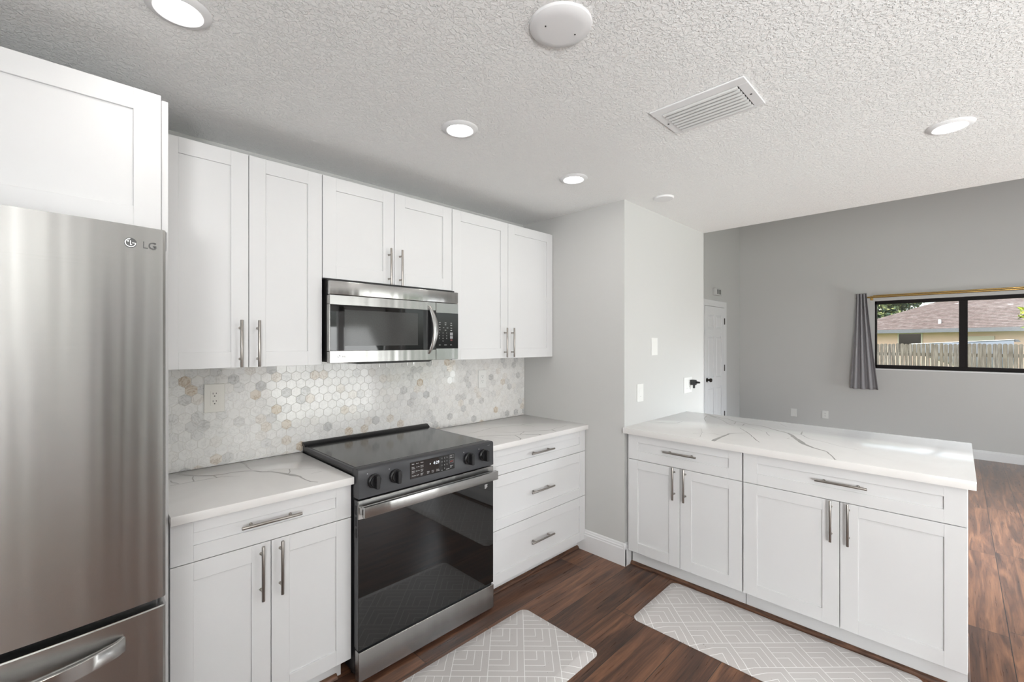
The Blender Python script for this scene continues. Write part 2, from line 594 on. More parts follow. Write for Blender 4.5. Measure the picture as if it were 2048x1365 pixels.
# far wall with the window opening
WY0, WY1, WZ0, WZ1 = -0.945, 0.852, 1.112, 2.078
b = MB().use(M['wall'])
b.box(XF, XF + 0.14, REAR - 0.15, WY0, 0, 4.4, 0)
b.box(XF, XF + 0.14, WY1, YD, 0, 4.4, 0)
b.box(XF, XF + 0.14, WY0, WY1, 0, WZ0, 0)
b.box(XF, XF + 0.14, WY0, WY1, WZ1, 4.4, 0)
struct(b.build('wall_far', smooth=0))
# rear wall with two tall glazed openings (behind the camera)
b = MB().use(M['wall'])
for x0, x1, z in ((XL, 2.2, H), (3.85, 4.1, H), (7.1, XF, 4.4)):
    b.box(x0, x1, REAR - 0.14, REAR, 0, z, 0)
b.box(2.2, 3.85, REAR - 0.14, REAR, 2.05, H, 0)
b.box(4.1, 7.1, REAR - 0.14, REAR, 2.80, 4.4, 0)
b.box(XS - 0.1, 4.1, REAR - 0.14, REAR, H, 4.4, 0)
struct(b.build('wall_rear', smooth=0))
# living room window: dark sliding frame, two panes
win = bpy.data.objects.new('window_1', None)
COL.objects.link(win)
win.location = (XF + 0.09, 0, WZ0)
struct(win)
b = MB()
fx0, fx1 = XF + 0.055, XF + 0.125
b.box(fx0, fx1, WY0, WY1, WZ0, WZ0 + 0.052)
b.box(fx0, fx1, WY0, WY1, WZ1 - 0.046, WZ1)
b.box(fx0, fx1, WY1 - 0.020, WY1, WZ0, WZ1)
b.box(fx0, fx1, WY0, WY0 + 0.020, WZ0, WZ1)
b.build('window_frame', M['bronze'], win)
b = MB()
b.box(fx0 - 0.012, fx1 - 0.02, -0.058, -0.004, WZ0 + 0.045, WZ1 - 0.04)
b.box(fx0 + 0.01, fx1, -0.085, -0.05, WZ0 + 0.045, WZ1 - 0.04)
b.build('meeting_stile', M['bronze'], win)
box(fx0 + 0.026, fx0 + 0.031, -0.03, WY1 - 0.02, WZ0 + 0.05, WZ1 - 0.045, 0, M['glass']).build('pane', parent=win, smooth=0)
box(fx0 + 0.046, fx0 + 0.051, WY0 + 0.02, -0.06, WZ0 + 0.05, WZ1 - 0.045, 0, M['glass']).build('pane', parent=win, smooth=0)
struct(box(XF - 0.012, XF + 0.055, WY0 - 0.01, WY1 + 0.01, WZ0 - 0.016, WZ0 + 0.002, 0.002, M['trim_white']).build('trim_1'))
# rear glazing frames
for k, (x0, x1, zt) in enumerate(((2.2, 3.85, 2.05), (4.1, 7.1, 2.80))):
    wr = bpy.data.objects.new('window_%d' % (k + 2), None)
    COL.objects.link(wr)
    wr.location = ((x0 + x1) / 2, REAR - 0.1, 0)
    struct(wr)
    b = MB()
    xm = (x0 + x1) / 2
    for a0, a1 in ((x0, x0 + 0.07), (xm - 0.05, xm + 0.05), (x1 - 0.07, x1)):
        b.box(a0, a1, REAR - 0.02, REAR + 0.03, 0, zt)
    b.box(x0, x1, REAR - 0.02, REAR + 0.03, zt - 0.08, zt)
    b.box(x0, x1, REAR - 0.02, REAR + 0.03, 0.0, 0.09)
    b.build('window_frame', M['trim_white'], wr)
    box(x0, x1, REAR - 0.10, REAR - 0.094, 0, zt, 0, M['glass']).build('pane', parent=wr, smooth=0)

wr = bpy.data.objects.new('window_4', None)  # added unseen window, an opening for the left fill lamp
COL.objects.link(wr)
wr.location = (XL, -1.90, 0.65)
struct(wr)
b = MB()
for y0, y1, z0, z1 in ((-2.42, -2.37, 0.65, 2.05), (-1.43, -1.38, 0.65, 2.05), (-2.42, -1.38, 0.65, 0.71), (-2.42, -1.38, 1.99, 2.05)):
    b.box(XL - 0.02, XL + 0.02, y0, y1, z0, z1)
b.build('window_frame', M['trim_white'], wr)
box(XL - 0.09, XL - 0.085, -2.42, -1.38, 0.65, 2.05, 0, M['glass']).build('pane', parent=wr, smooth=0)  # pane of the added unseen window
# added dark door behind the camera, put there for the refrigerator's reflection
dk = bpy.data.objects.new('reflection_door', None)
COL.objects.link(dk)
dk.location = (1.75, REAR, 0)
struct(dk)
box(1.12, 2.12, REAR, REAR + 0.02, 0.01, 2.05, 0.002).build('slab', M['reflection_dark'], dk)
b = MB()
b.box(1.05, 1.115, REAR, REAR + 0.025, 0, 2.12, 0.003)
b.box(2.125, 2.19, REAR, REAR + 0.025, 0, 2.12, 0.003)
b.box(1.05, 2.19, REAR, REAR + 0.0255, 2.055, 2.12, 0.003)
b.build('casing', M['trim_white'], dk)

dk = bpy.data.objects.new('reflection_strip', None)  # added narrow slab that darkens one band of the refrigerator's reflection
COL.objects.link(dk)
dk.location = (0.17, REAR, 0)
struct(dk)
box(0.06, 0.29, REAR, REAR + 0.02, 0.01, 2.05, 0.002).build('slab', M['reflection_dark'], dk)

# baseboards
def base_profile(h):
    return [(0, 0), (0.015, 0), (0.015, h * 0.76), (0.012, h * 0.80), (0.012, h * 0.86), (0.008, h * 0.90), (0.007, h * 0.96), (0.003, h), (0, h)]
b = MB()
b.prism([(XE - a, z) for a, z in base_profile(0.147)], 'y', YS - 0.015, 1.95)
b.prism([(YS - a, z) for a, z in base_profile(0.147)], 'x', XE - 0.0149, XE + 0.064)
struct(b.build('baseboard_end', M['trim_white'], smooth=0))
b = MB().prism([(XF - a, z) for a, z in base_profile(0.118)], 'y', REAR, YD)
struct(b.build('baseboard_far', M['trim_white'], smooth=0))
b = MB().prism([(YD - a, z) for a, z in base_profile(0.118)], 'x', 7.57, XF - 0.015)
b.prism([(YD - a, z) for a, z in base_profile(0.118)], 'x', XS, 6.55)
struct(b.build('baseboard_living', M['trim_white'], smooth=0))

# brown quarter-round shoe moulding along the cabinet bases
def quarter(r):
    return [(0, 0)] + [(r * math.cos(a * PI / 12), r * math.sin(a * PI / 12)) for a in range(7)]
struct(MB().prism([(1.950 - a, z) for a, z in quarter(0.019)], 'x', 0.24, 0.84).build('trim_2', M['shoe']))
struct(MB().prism([(1.950 - a, z) for a, z in quarter(0.019)], 'x', 1.70, XE - 0.016).build('trim_3', M['shoe']))
struct(MB().prism([(2.690 - a, z) for a, z in quarter(0.019)], 'y', -0.03, YS - 0.016).build('trim_4', M['shoe']))
struct(MB().prism([(-0.0285 - a, z) for a, z in quarter(0.010)], 'x', 2.70, 3.24).build('trim_5', M['shoe']))

# six panel door in the living room, with its casing
dr = bpy.data.objects.new('door_1', None)
COL.objects.link(dr)
dr.location = (7.04, YD, 0)
struct(dr)
DX0, DX1, DZ = 6.655, 7.425, 2.032
b = MB()
yd = YD - 0.022
b.box(DX0, DX1, YD - 0.006, YD - 0.002, 0.01, DZ, 0)
xs = [DX0, DX0 + 0.115, DX0 + 0.340, DX0 + 0.430, DX0 + 0.655, DX1]
zs = [0.01, 0.24, 0.80, 0.95, 1.58, 1.69, 1.90, DZ]
for i in (0, 2, 4):
    b.box(xs[i], xs[i + 1], yd, YD - 0.005, 0.01, DZ, 0.002)
for i in (0, 2, 4, 6):
    b.box(DX0, DX1, yd + 0.0004, YD - 0.005, zs[i], zs[i + 1], 0.002)
for xa, xb in ((xs[1], xs[2]), (xs[3], xs[4])):
    for za, zb in ((zs[1], zs[2]), (zs[3], zs[4]), (zs[5], zs[6])):
        b.box(xa + 0.022, xb - 0.022, yd + 0.004, YD - 0.005, za + 0.022, zb - 0.022, 0.008)
b.build('slab', M['trim_white'], dr)
b = MB()
b.lathe([(0.034, 0), (0.034, 0.006), (0.014, 0.012), (0.012, 0.03), (0.026, 0.045), (0.030, 0.058), (0.022, 0.072), (0, 0.076)], (DX0 + 0.07, yd, 0.925), (0, -1, 0), 24)
b.build('door_knob', M['knob_dark'], dr)
for z in (0.29, 1.03, 1.77):
    box(DX1 - 0.012, DX1 + 0.012, yd - 0.008, yd + 0.004, z, z + 0.10, 0.002).build('hinge', M['hinge'], dr)
b = MB()
b.box(DX1 + 0.006, DX1 + 0.105, YD - 0.020, YD, 0, DZ + 0.10, 0.004)
b.box(DX0 - 0.105, DX0 - 0.006, YD - 0.020, YD, 0, DZ + 0.10, 0.004)
b.box(DX0 - 0.105, DX1 + 0.105, YD - 0.0205, YD, DZ + 0.006, DZ + 0.10, 0.004)
b.build('casing', M['trim_white'], dr)

# ------------------------------------------------------------------ cabinet fronts
STEP = 0.0075
def shaker(axis, face, a0, a1, z0, z1, sw, rt, rb, th=0.02):
    """shaker front in plane axis=face (looking towards -axis); a = the other horizontal axis"""
    b = MB()
    def bx(p0, p1, q0, q1, d0, bev=0.0009):
        if axis == 'y':
            b.box(p0, p1, face + d0, face + th, q0, q1, bev)
        else:
            b.box(face + d0, face + th, p0, p1, q0, q1, bev)
    bx(a0, a0 + sw, z0, z1, 0)
    bx(a1 - sw, a1, z0, z1, 0)
    bx(a0 + sw, a1 - sw, z1 - rt, z1, 0)
    bx(a0 + sw, a1 - sw, z0, z0 + rb, 0)
    bx(a0 + sw - 0.003, a1 - sw + 0.003, z0 + rb - 0.003, z1 - rt + 0.003, STEP, 0)
    return b

def bar_pull(axis, face, c, z, length, vertical, parent, r=0.0058, gap=0.029):
    """bar pull with two round posts"""
    b = MB()
    def P(a, d, zz):
        return (a, face - d, zz) if axis == 'y' else (face - d, a, zz)
    h = length / 2
    o = h - 0.022 if length < 0.19 else h * 0.66
    if vertical:
        b.cyl(P(c, gap, z - h), P(c, gap, z + h), r, 16, bev=0.0008)
        for s in (-o, o):
            b.cyl(P(c, 0, z + s), P(c, gap, z + s), 0.0042, 12)
            b.cyl(P(c, 0, z + s), P(c, 0.002, z + s), 0.006, 12)
    else:
        b.cyl(P(c - h, gap, z), P(c + h, gap, z), r, 16, bev=0.0008)
        for s in (-o, o):
            b.cyl(P(c + s, 0, z), P(c + s, gap, z), 0.0042, 12)
            b.cyl(P(c + s, 0, z), P(c + s, 0.002, z), 0.006, 12)
    return b.build('handle', M['nickel'], parent)

GAP = 0.0016
def wall_cab(label, x0, x1, z0, z1, split, hz, hl, yf=2.19, yback=YB, rb=0.068, hx=0.034):
    t = thing('upper_cabinet', label, 'cabinet', ((x0 + x1) / 2, yback, z0))
    box(x0, x1, yf + 0.0215, yback - 0.001, z0 + 0.003, z1 - 0.001).build('carcass', M['cabinet'], t)
    for a0, a1, s in ((x0, split, 1), (split, x1, -1)):
        d = shaker('y', yf, a0 + GAP, a1 - GAP, z0, z1, 0.066, 0.064, rb).build('door', M['cabinet'], t)
        bar_pull('y', yf, split - s * hx, hz, hl, True, d)
    return t

wall_cab('white two-door shaker wall cabinet beside the refrigerator end panel', 0.241, 0.8755, 1.378, 2.307, 0.5575, 1.482, 0.203)
wall_cab('short white two-door wall cabinet directly above the microwave', 0.8765, 1.663, 1.803, 2.307, 1.268, 1.897, 0.198)
wall_cab('white two-door wall cabinet right of the microwave, against the grey end wall', 1.664, XE - 0.002, 1.378, 2.307, 2.143, 1.486, 0.2)

# cabinet over the refrigerator (deep) and the tall end panel
t = thing('upper_cabinet', 'deep white wall cabinet above the stainless refrigerator', 'cabinet', (-0.22, YB, 1.86))
box(-0.66, 0.2175, 1.8915, YB - 0.001, 1.863, 2.306).build('carcass', M['cabinet'], t)
for a0, a1, s in ((-0.66, -0.22, 1), (-0.22, 0.2185, -1)):
    d = shaker('y', 1.87, a0 + GAP, a1 - GAP, 1.858, 2.307, 0.070, 0.068, 0.068).build('door', M['cabinet'], t)
    bar_pull('y', 1.87, -0.22 - s * 0.034, 1.97, 0.2, True, d)
o = box(0.2195, 0.2385, 1.888, YB - 0.001, 0.001, 2.300).build('end_panel', M['cabinet'])
tag(recentre(o, (0.229, 2.2, 0)), 'tall white panel standing between refrigerator and left worktop', 'panel')
o = box(-0.68, -0.661, 1.888, YB - 0.001, 0.001, 2.300).build('end_panel', M['cabinet'])
tag(recentre(o, (-0.67, 2.2, 0)), 'tall white panel on the far left side of the refrigerator', 'panel')

# base cabinet left of the range
YL = 1.887
def base_box(t, x0, x1):
    box(x0, x1, YL + 0.0215, YB - 0.012, 0.088, 0.866).build('carcass', M['cabinet'], t)
    box(x0, x1 if x1 > 2 else x1 - 0.02, 1.9505, 1.965, 0.001, 0.0875, 0).build('toe_kick', M['cabinet'], t)
t = thing('base_cabinet', 'white base cabinet, one drawer over two doors, left of the range', 'cabinet', (0.56, 2.2, 0))
base_box(t, 0.2415, 0.8815)
d = shaker('y', YL, 0.243, 0.880, 0.7185, 0.8655, 0.066, 0.046, 0.056).build('drawer', M['cabinet'], t)
bar_pull('y', YL, 0.557, 0.800, 0.212, False, d)
for a0, a1, hx in ((0.243, 0.556, 0.522), (0.559, 0.880, 0.590)):
    d = shaker('y', YL, a0, a1, 0.094, 0.7155, 0.066, 0.064, 0.064).build('door', M['cabinet'], t)
    bar_pull('y', YL, hx, 0.608, 0.208, True, d)
# three drawer base right of the range
t = thing('base_cabinet', 'white base cabinet of three wide drawers between range and grey end wall', 'cabinet', (2.15, 2.2, 0))
base_box(t, 1.681, XE - 0.002)
for z0, z1, rt, rb, hz in ((0.7125, 0.8655, 0.046, 0.053, 0.795), (0.3945, 0.7095, 0.066, 0.062, 0.5525), (0.079, 0.3915, 0.062, 0.064, 0.240)):
    d = shaker('y', YL, 1.683, XE - 0.0035, z0, z1, 0.064, rt, rb).build('drawer', M['cabinet'], t)
    bar_pull('y', YL, 2.137, hz, 0.215, False, d)

# ------------------------------------------------------------------ worktops with their veins
VEINS_LEFT = [[(0.331, 2.482, 0.022), (0.34, 2.468, 0.022), (0.369, 2.401, 0.018), (0.398, 2.362, 0.014), (0.445, 2.318, 0.012), (0.483, 2.307, 0.01), (0.522, 2.309, 0.01), (0.565, 2.295, 0.011), (0.598, 2.268, 0.012), (0.618, 2.227, 0.013), (0.65, 2.198, 0.013), (0.678, 2.134, 0.016), (0.699, 2.078, 0.02), (0.715, 2.034, 0.011), (0.715, 1.972, 0.006), (0.721, 1.927, 0.006), (0.74, 1.896, 0.006)], [(0.594, 2.474, 0.01), (0.602, 2.417, 0.009), (0.595, 2.373, 0.006), (0.595, 2.298, 0.004), (0.607, 2.308, 0.004)], [(0.386, 2.363, 0.006), (0.377, 2.33, 0.005), (0.374, 2.278, 0.005), (0.358, 2.275, 0.004)], [(0.293, 2.275, 0.004), (0.324, 2.272, 0.004), (0.358, 2.275, 0.004), (0.392, 2.271, 0.004), (0.435, 2.272, 0.004), (0.474, 2.266, 0.003), (0.531, 2.224, 0.002)], [(0.45, 2.31, 0.005), (0.455, 2.265, 0.004)], [(0.64, 2.217, 0.004), (0.676, 2.226, 0.003), (0.723, 2.19, 0.003), (0.756, 2.15, 0.003), (0.816, 2.114, 0.002)], [(0.723, 2.184, 0.005), (0.709, 2.135, 0.005), (0.694, 2.11, 0.005)], [(0.768, 2.04, 0.002), (0.797, 2.042, 0.003), (0.817, 2.044, 0.002)], [(0.305, 2.357, 0.006), (0.305, 2.322, 0.006), (0.323, 2.285, 0.005)]]
VEINS_RIGHT = [[(1.937, 2.486, 0.003), (1.988, 2.394, 0.003), (2.025, 2.329, 0.003), (2.034, 2.257, 0.003)], [(1.825, 2.237, 0.004), (1.877, 2.22, 0.004), (2.03, 2.253, 0.004), (2.139, 2.244, 0.004), (2.259, 2.186, 0.004), (2.301, 2.195, 0.005), (2.363, 2.176, 0.002)], [(2.285, 2.181, 0.003), (2.291, 2.133, 0.003), (2.297, 2.086, 0.003)], [(1.976, 2.14, 0.003), (2.047, 2.044, 0.004), (2.115, 2.019, 0.004), (2.193, 1.971, 0.005), (2.286, 1.915, 0.007), (2.278, 1.875, 0.008)], [(1.799, 2.112, 0.004), (1.869, 2.075, 0.005), (1.95, 2.017, 0.006), (2.023, 1.964, 0.007), (2.123, 1.888, 0.008), (2.116, 1.862, 0.012)], [(2.114, 2.01, 0.004), (2.033, 1.968, 0.004)], [(1.992, 1.975, 0.004), (1.965, 1.915, 0.005), (1.948, 1.878, 0.006), (1.903, 1.838, 0.006)], [(1.856, 2.039, 0.002), (1.887, 1.952, 0.002), (1.925, 1.883, 0.002)], [(2.282, 1.918, 0.004), (2.343, 1.942, 0.003), (2.395, 1.936, 0.003), (2.505, 1.961, 0.002)]]
VEINS_PEN = [[(3.553, 1.41, 0.02), (3.51, 1.352, 0.026), (3.472, 1.299, 0.016), (3.451, 1.253, 0.01), (3.443, 1.206, 0.01), (3.378, 1.141, 0.012), (3.359, 1.111, 0.01), (3.346, 1.06, 0.009), (3.306, 1.02, 0.008), (3.31, 0.971, 0.008), (3.293, 0.913, 0.01), (3.238, 0.856, 0.01), (3.199, 0.806, 0.012), (3.174, 0.761, 0.016)], [(3.476, 1.339, 0.012), (3.412, 1.264, 0.006), (3.343, 1.201, 0.005), (3.225, 1.124, 0.005), (3.185, 1.073, 0.004)], [(3.343, 1.112, 0.006), (3.248, 1.092, 0.005)], [(3.298, 1.042, 0.008), (3.22, 1.029, 0.005)], [(3.132, 1.017, 0.004), (3.034, 0.951, 0.006), (2.952, 0.9, 0.006), (2.826, 0.834, 0.006), (2.757, 0.791, 0.004)], [(2.569, 0.985, 0.026), (2.648, 0.995, 0.022), (2.731, 0.996, 0.018), (2.801, 0.996, 0.016), (2.879, 0.998, 0.011), (2.93, 0.974, 0.006), (2.984, 0.935, 0.005)], [(2.789, 0.997, 0.003), (2.822, 1.066, 0.003), (2.803, 1.123, 0.003), (2.73, 1.158, 0.003)], [(2.901, 1.567, 0.006), (2.938, 1.496, 0.006), (2.962, 1.442, 0.006), (3.008, 1.387, 0.006), (3.092, 1.387, 0.005)], [(3.201, 1.004, 0.003), (3.167, 0.94, 0.003), (3.122, 0.875, 0.003), (3.113, 0.833, 0.002)], [(3.096, 0.851, 0.004), (3.04, 0.83, 0.004), (2.993, 0.805, 0.004)], [(3.478, 1.366, 0.008), (3.343, 1.333, 0.006), (3.22, 1.274, 0.004)], [(3.119, 1.161, 0.002), (3.099, 1.136, 0.002)], [(2.936, 1.191, 0.002), (2.797, 1.129, 0.002), (2.658, 1.086, 0.002)], [(3.173, 0.756, 0.016), (3.123, 0.723, 0.02), (3.043, 0.685, 0.022), (2.958, 0.641, 0.026), (2.888, 0.607, 0.026), (2.852, 0.577, 0.016), (2.818, 0.548, 0.016), (2.802, 0.527, 0.014), (2.783, 0.498, 0.014), (2.767, 0.479, 0.007), (2.697, 0.45, 0.006), (2.63, 0.426, 0.006), (2.581, 0.411, 0.006)], [(3.177, 0.744, 0.005), (3.168, 0.707, 0.004), (3.17, 0.677, 0.006), (3.104, 0.643, 0.004), (3.062, 0.61, 0.004), (3.029, 0.542, 0.003), (2.982, 0.48, 0.003), (2.949, 0.424, 0.002), (2.928, 0.363, 0.002)], [(3.178, 0.681, 0.008), (3.277, 0.695, 0.005)], [(3.482, 0.871, 0.003), (3.4, 0.816, 0.003), (3.367, 0.763, 0.002)], [(3.396, 0.666, 0.002), (3.368, 0.562, 0.002), (3.39, 0.429, 0.002)], [(2.971, 0.708, 0.003), (3.007, 0.702, 0.003)]]

def ribbon(b, pts, z, clip):
    """a vein: a ribbon of varying width lying in the worktop's surface"""
    x0, x1, y0, y1 = clip
    # resample with a little wander
    dense = []
    for (ax, ay, aw), (bx_, by, bw) in zip(pts, pts[1:]):
        n = max(1, int(math.hypot(bx_ - ax, by - ay) / 0.025))
        for i in range(n):
            f = i / n
            j = 0.0018 if i else 0
            dense.append((ax + (bx_ - ax) * f + random.uniform(-j, j), ay + (by - ay) * f + random.uniform(-j, j), (aw + (bw - aw) * f) * random.uniform(0.8, 1.15)))
    dense.append(pts[-1])
    P = [(min(max(x, x0), x1), min(max(y, y0), y1), w_) for x, y, w_ in dense]
    q = [P[0]]
    for p in P[1:]:
        if math.hypot(p[0] - q[-1][0], p[1] - q[-1][1]) > 0.002:
            q.append(p)
    if len(q) < 2:
        return
    L, R = [], []
    for i, (x, y, w_) in enumerate(q):
        a, c = q[max(i - 1, 0)], q[min(i + 1, len(q) - 1)]
        dx, dy = c[0] - a[0], c[1] - a[1]
        l = math.hypot(dx, dy) or 1
        nx, ny = -dy / l * w_ / 2, dx / l * w_ / 2
        L.append((min(max(x + nx, x0), x1), min(max(y + ny, y0), y1), z))
        R.append((min(max(x - nx, x0), x1), min(max(y - ny, y0), y1), z))
    for i in range(len(q) - 1):
        f = b.face([R[i], R[i + 1], L[i + 1], L[i]])

def worktop(label, x0, x1, y0, y1, z0, z1, veins):
    b = MB().use(M['quartz'])
    b.box(x0, x1, y0, y1, z0, z1, 0.0022, 2)
    b.use(M['vein'])
    for v in veins:
        ribbon(b, v, z1 + 0.00025, (x0 + 0.002, x1 - 0.002, y0 + 0.0025, y1 - 0.002))
    o = b.build('countertop', recalc=False)
    return tag(recentre(o, ((x0 + x1) / 2, (y0 + y1) / 2, z0)), label, 'countertop')
worktop('white quartz worktop with a bold grey vein left of the range', 0.2405, 0.8815, 1.858, YB - 0.0115, 0.868, 0.900, VEINS_LEFT)
worktop('white quartz worktop with thin grey veins right of the range', 1.681, XE - 0.001, 1.858, YB - 0.0115, 0.868, 0.900, VEINS_RIGHT)
worktop('long white quartz peninsula worktop butting against the wall stub', 2.598, 3.575, -0.052, YS - 0.001, 0.8845, 0.923, VEINS_PEN)

# peninsula cabinets
XP = 2.63
def pen_cab(label, y0, y1, split, hzs, dz):
    t = thing('base_cabinet', label, 'cabinet', (2.95, (y0 + y1) / 2, 0))
    box(XP + 0.0215, 3.24, y0, y1, 0.107, 0.8835).build('carcass', M['cabinet'], t)
    box(2.6905, 2.705, y0, y1, 0.001, 0.1065, 0).build('toe_kick', M['cabinet'], t)
    d = shaker('x', XP, y0 + 0.0022, y1 - 0.0022, 0.7195, 0.880, 0.070, 0.048, 0.058).build('drawer', M['cabinet'], t)
    bar_pull('x', XP, (y0 + y1) / 2 - 0.006, 0.808, 0.204, False, d)
    for a0, a1, s in ((y0 + 0.0022, split - GAP, 1), (split + GAP, y1 - 0.0022, -1)):
        d = shaker('x', XP, a0, a1, 0.109, 0.7165, 0.069, 0.056, 0.066).build('door', M['cabinet'], t)
        bar_pull('x', XP, split - s * 0.034, dz, 0.200, True, d)
    return t
pen_cab('white peninsula base cabinet next to the wall stub, narrower of the two', 0.842, 1.549, 1.195, None, 0.625)
pen_cab('white peninsula base cabinet at the open end, wider of the two', -0.028, 0.8385, 0.404, None, 0.622)
o = box(XP + 0.03, XP + 0.05, 1.5495, YS - 0.0005, 0.107, 0.8835, 0).build('filler_strip', M['cabinet'])
tag(recentre(o, (XP + 0.04, 1.56, 0.1)), 'slim white filler strip between peninsula cabinet and wall stub', 'filler')

# ------------------------------------------------------------------ hexagon marble splashback
def hexagons():
    b = MB()
    b.use(M['grout'])
    X0, X1, Z0, Z1, Y = 0.2395, XE - 0.001, 0.9005, 1.3785, YB
    b.box(X0, X1, Y - 0.0095, Y - 0.0005, Z0, Z1, 0)
    b.use(M['tile'])
    lay = b.bm.loops.layers.color.new('tile')
    pitch = 0.0483
    R_ = (pitch - 0.0013) / math.sqrt(3)
    rng = random.Random(11)
    def clip(poly, ax, lim, keep_less):
        out = []
        for i in range(len(poly)):
            p, q = poly[i], poly[(i + 1) % len(poly)]
            ip = p[ax] <= lim if keep_less else p[ax] >= lim
            iq = q[ax] <= lim if keep_less else q[ax] >= lim
            if ip:
                out.append(p)
            if ip != iq:
                f = (lim - p[ax]) / (q[ax] - p[ax])
                out.append((p[0] + (q[0] - p[0]) * f, p[1] + (q[1] - p[1]) * f))
        return out
    row = 0
    z = Z0 - 0.012
    while z < Z1 + 0.03:
        x = X0 - 0.01 + (pitch / 2 if row % 2 else 0)
        while x < X1 + 0.03:
            poly = [(x + R_ * math.sin(k * PI / 3), z + R_ * math.cos(k * PI / 3)) for k in range(6)]
            for ax, lim, less in ((0, X0, False), (0, X1, True), (1, Z0, False), (1, Z1, True)):
                if poly:
                    poly = clip(poly, ax, lim, less)
            r = rng.random()
            grey = rng.uniform(0.55, 0.95) if r < 0.12 else (rng.uniform(0.12, 0.5) if r < 0.40 else 0.0)
            tan = rng.uniform(0.4, 0.95) if r > 0.915 else (rng.uniform(0.12, 0.42) if r > 0.72 else 0.0)
            colr = (grey, tan, rng.random(), 1)
            if len(poly) >= 3:
                cx = sum(p[0] for p in poly) / len(poly)
                cz = sum(p[1] for p in poly) / len(poly)
                tx, tz = rng.uniform(-0.006, 0.006), rng.uniform(-0.006, 0.006)
                def yy(px, pz):
                    return Y - 0.0104 + (px - cx) * tx + (pz - cz) * tz
                s = 1 - 0.0011 / R_
                top = [(cx + (p[0] - cx) * s, cz + (p[1] - cz) * s) for p in poly]
                vt = [b.bm.verts.new((p[0], yy(*p), p[1])) for p in top]
                vb = [b.bm.verts.new((p[0], Y - 0.0098, p[1])) for p in poly]
                fs = [b.bm.faces.new(vt)]
                n = len(poly)
                for i in range(n):
                    try:
                        fs.append(b.bm.faces.new((vb[i], vb[(i + 1) % n], vt[(i + 1) % n], vt[i])))
                    except ValueError:
                        pass
                for f in fs:
                    f.material_index = b.mi
                    for l in f.loops:
                        l[lay] = colr
            x += pitch
        z += pitch * math.sqrt(3) / 2
        row += 1
    o = b.build('backsplash', smooth=0)
    return tag(recentre(o, (1.43, YB, 0.9)), 'marble hexagon tile splashback behind the range under the wall cabinets', 'backsplash')
hexagons()

# lettering that faces the viewer on a front facing -Y
def front(x, y, z):
    return Matrix.Translation((x, y, z)) @ Matrix(((1, 0, 0, 0), (0, 0, -1, 0), (0, 1, 0, 0), (0, 0, 0, 1)))

def logo(b, x, y, z, r, dark, light, letters=True):
    """round face emblem (ring, nose stroke and dot) with the two letters beside it"""
    b.use(dark).lathe([(0, 0), (r, 0), (r, 0.0008), (0, 0.0012)], (x, y, z), (0, -1, 0), 32)
    b.use(light)
    yy = y - 0.0018
    def arc(a0, a1, ro, ri, n=26):
        for i in range(n):
            p, q = a0 + (a1 - a0) * i / n, a0 + (a1 - a0) * (i + 1) / n
            b.face([(x + ro * math.cos(p), yy, z + ro * math.sin(p)), (x + ro * math.cos(q), yy, z + ro * math.sin(q)), (x + ri * math.cos(q), yy, z + ri * math.sin(q)), (x + ri * math.cos(p), yy, z + ri * math.sin(p))])
    arc(math.radians(92), math.radians(360), r * 0.86, r * 0.73)
    def rect(xa, xb, za, zb):
        b.face([(x + xa * r, yy, z + za * r), (x + xb * r, yy, z + za * r), (x + xb * r, yy, z + zb * r), (x + xa * r, yy, z + zb * r)])
    rect(0.28, 0.86, -0.06, 0.06)
    rect(-0.06, 0.06, -0.42, 0.42)
    rect(0.06, 0.26, -0.42, -0.30)
    cx, cz = x - 0.36 * r, z + 0.30 * r
    b.face([(cx + 0.14 * r * math.cos(k * PI / 6), yy, cz + 0.14 * r * math.sin(k * PI / 6)) for k in range(12)])
    if letters:
        b.text('LG', r * 2.25, front(x + r * 2.75, y - 0.0006, z), 0.0005)

# ------------------------------------------------------------------ refrigerator
fr = thing('refrigerator', 'stainless refrigerator with curved door and lower freezer drawer', 'refrigerator', (-0.22, 2.0, 0))
FX0, FX1 = -0.642, 0.197
def door_y(x):
    u = (x - (FX0 + FX1) / 2) / ((FX1 - FX0) / 2)
    return 1.600 - 0.034 * (1 - u * u) - 0.004
def door_prof(ins=0.0):
    pts = []
    n = 44
    for i in range(n + 1):
        x = FX0 + 0.008 + (FX1 - FX0 - 0.016) * i / n
        pts.append((x, door_y(x) + ins))
    r = 0.008
    pts += [(FX1 - 0.002, door_y(FX1) + 0.004), (FX1, door_y(FX1) + 0.011), (FX1, 1.668), (FX0, 1.668), (FX0, door_y(FX0) + 0.011), (FX0 + 0.002, door_y(FX0) + 0.004)]
    return pts
box(FX0 + 0.006, FX1 - 0.010, 1.682, 2.42, 0.03, 1.785, 0.004).build('body', M['fridge_side'], fr)
b = MB().prism(door_prof(), 'z', 0.764, 1.806)
d = b.build('door', M['steel'], fr, smooth=30)
box(FX0 + 0.012, FX1 - 0.012, 1.668, 1.682, 0.772, 1.798).build('gasket', M['gasket'], d)
b = MB()
logo(b, 0.118, door_y(0.118) - 0.0008, 1.757, 0.0135, M['logo_dark'], M['chrome'], False)
b.use(M['logo_dark']).text('LG', 0.027, front(0.159, door_y(0.159) - 0.0012, 1.755), 0.0008)
b.build('logo', None, d)
b = MB().prism(door_prof(), 'z', 0.09, 0.738)
f = b.build('freezer_drawer', M['steel'], fr, smooth=30)
b = MB()
b.prism([(x, y) for x, y in door_prof(0.004)], 'z', 0.7382, 0.7408)
b.build('top_edge', M['chrome'], f)
box(FX0 + 0.012, FX1 - 0.012, 1.668, 1.682, 0.10, 0.752).build('gasket', M['gasket'], f)
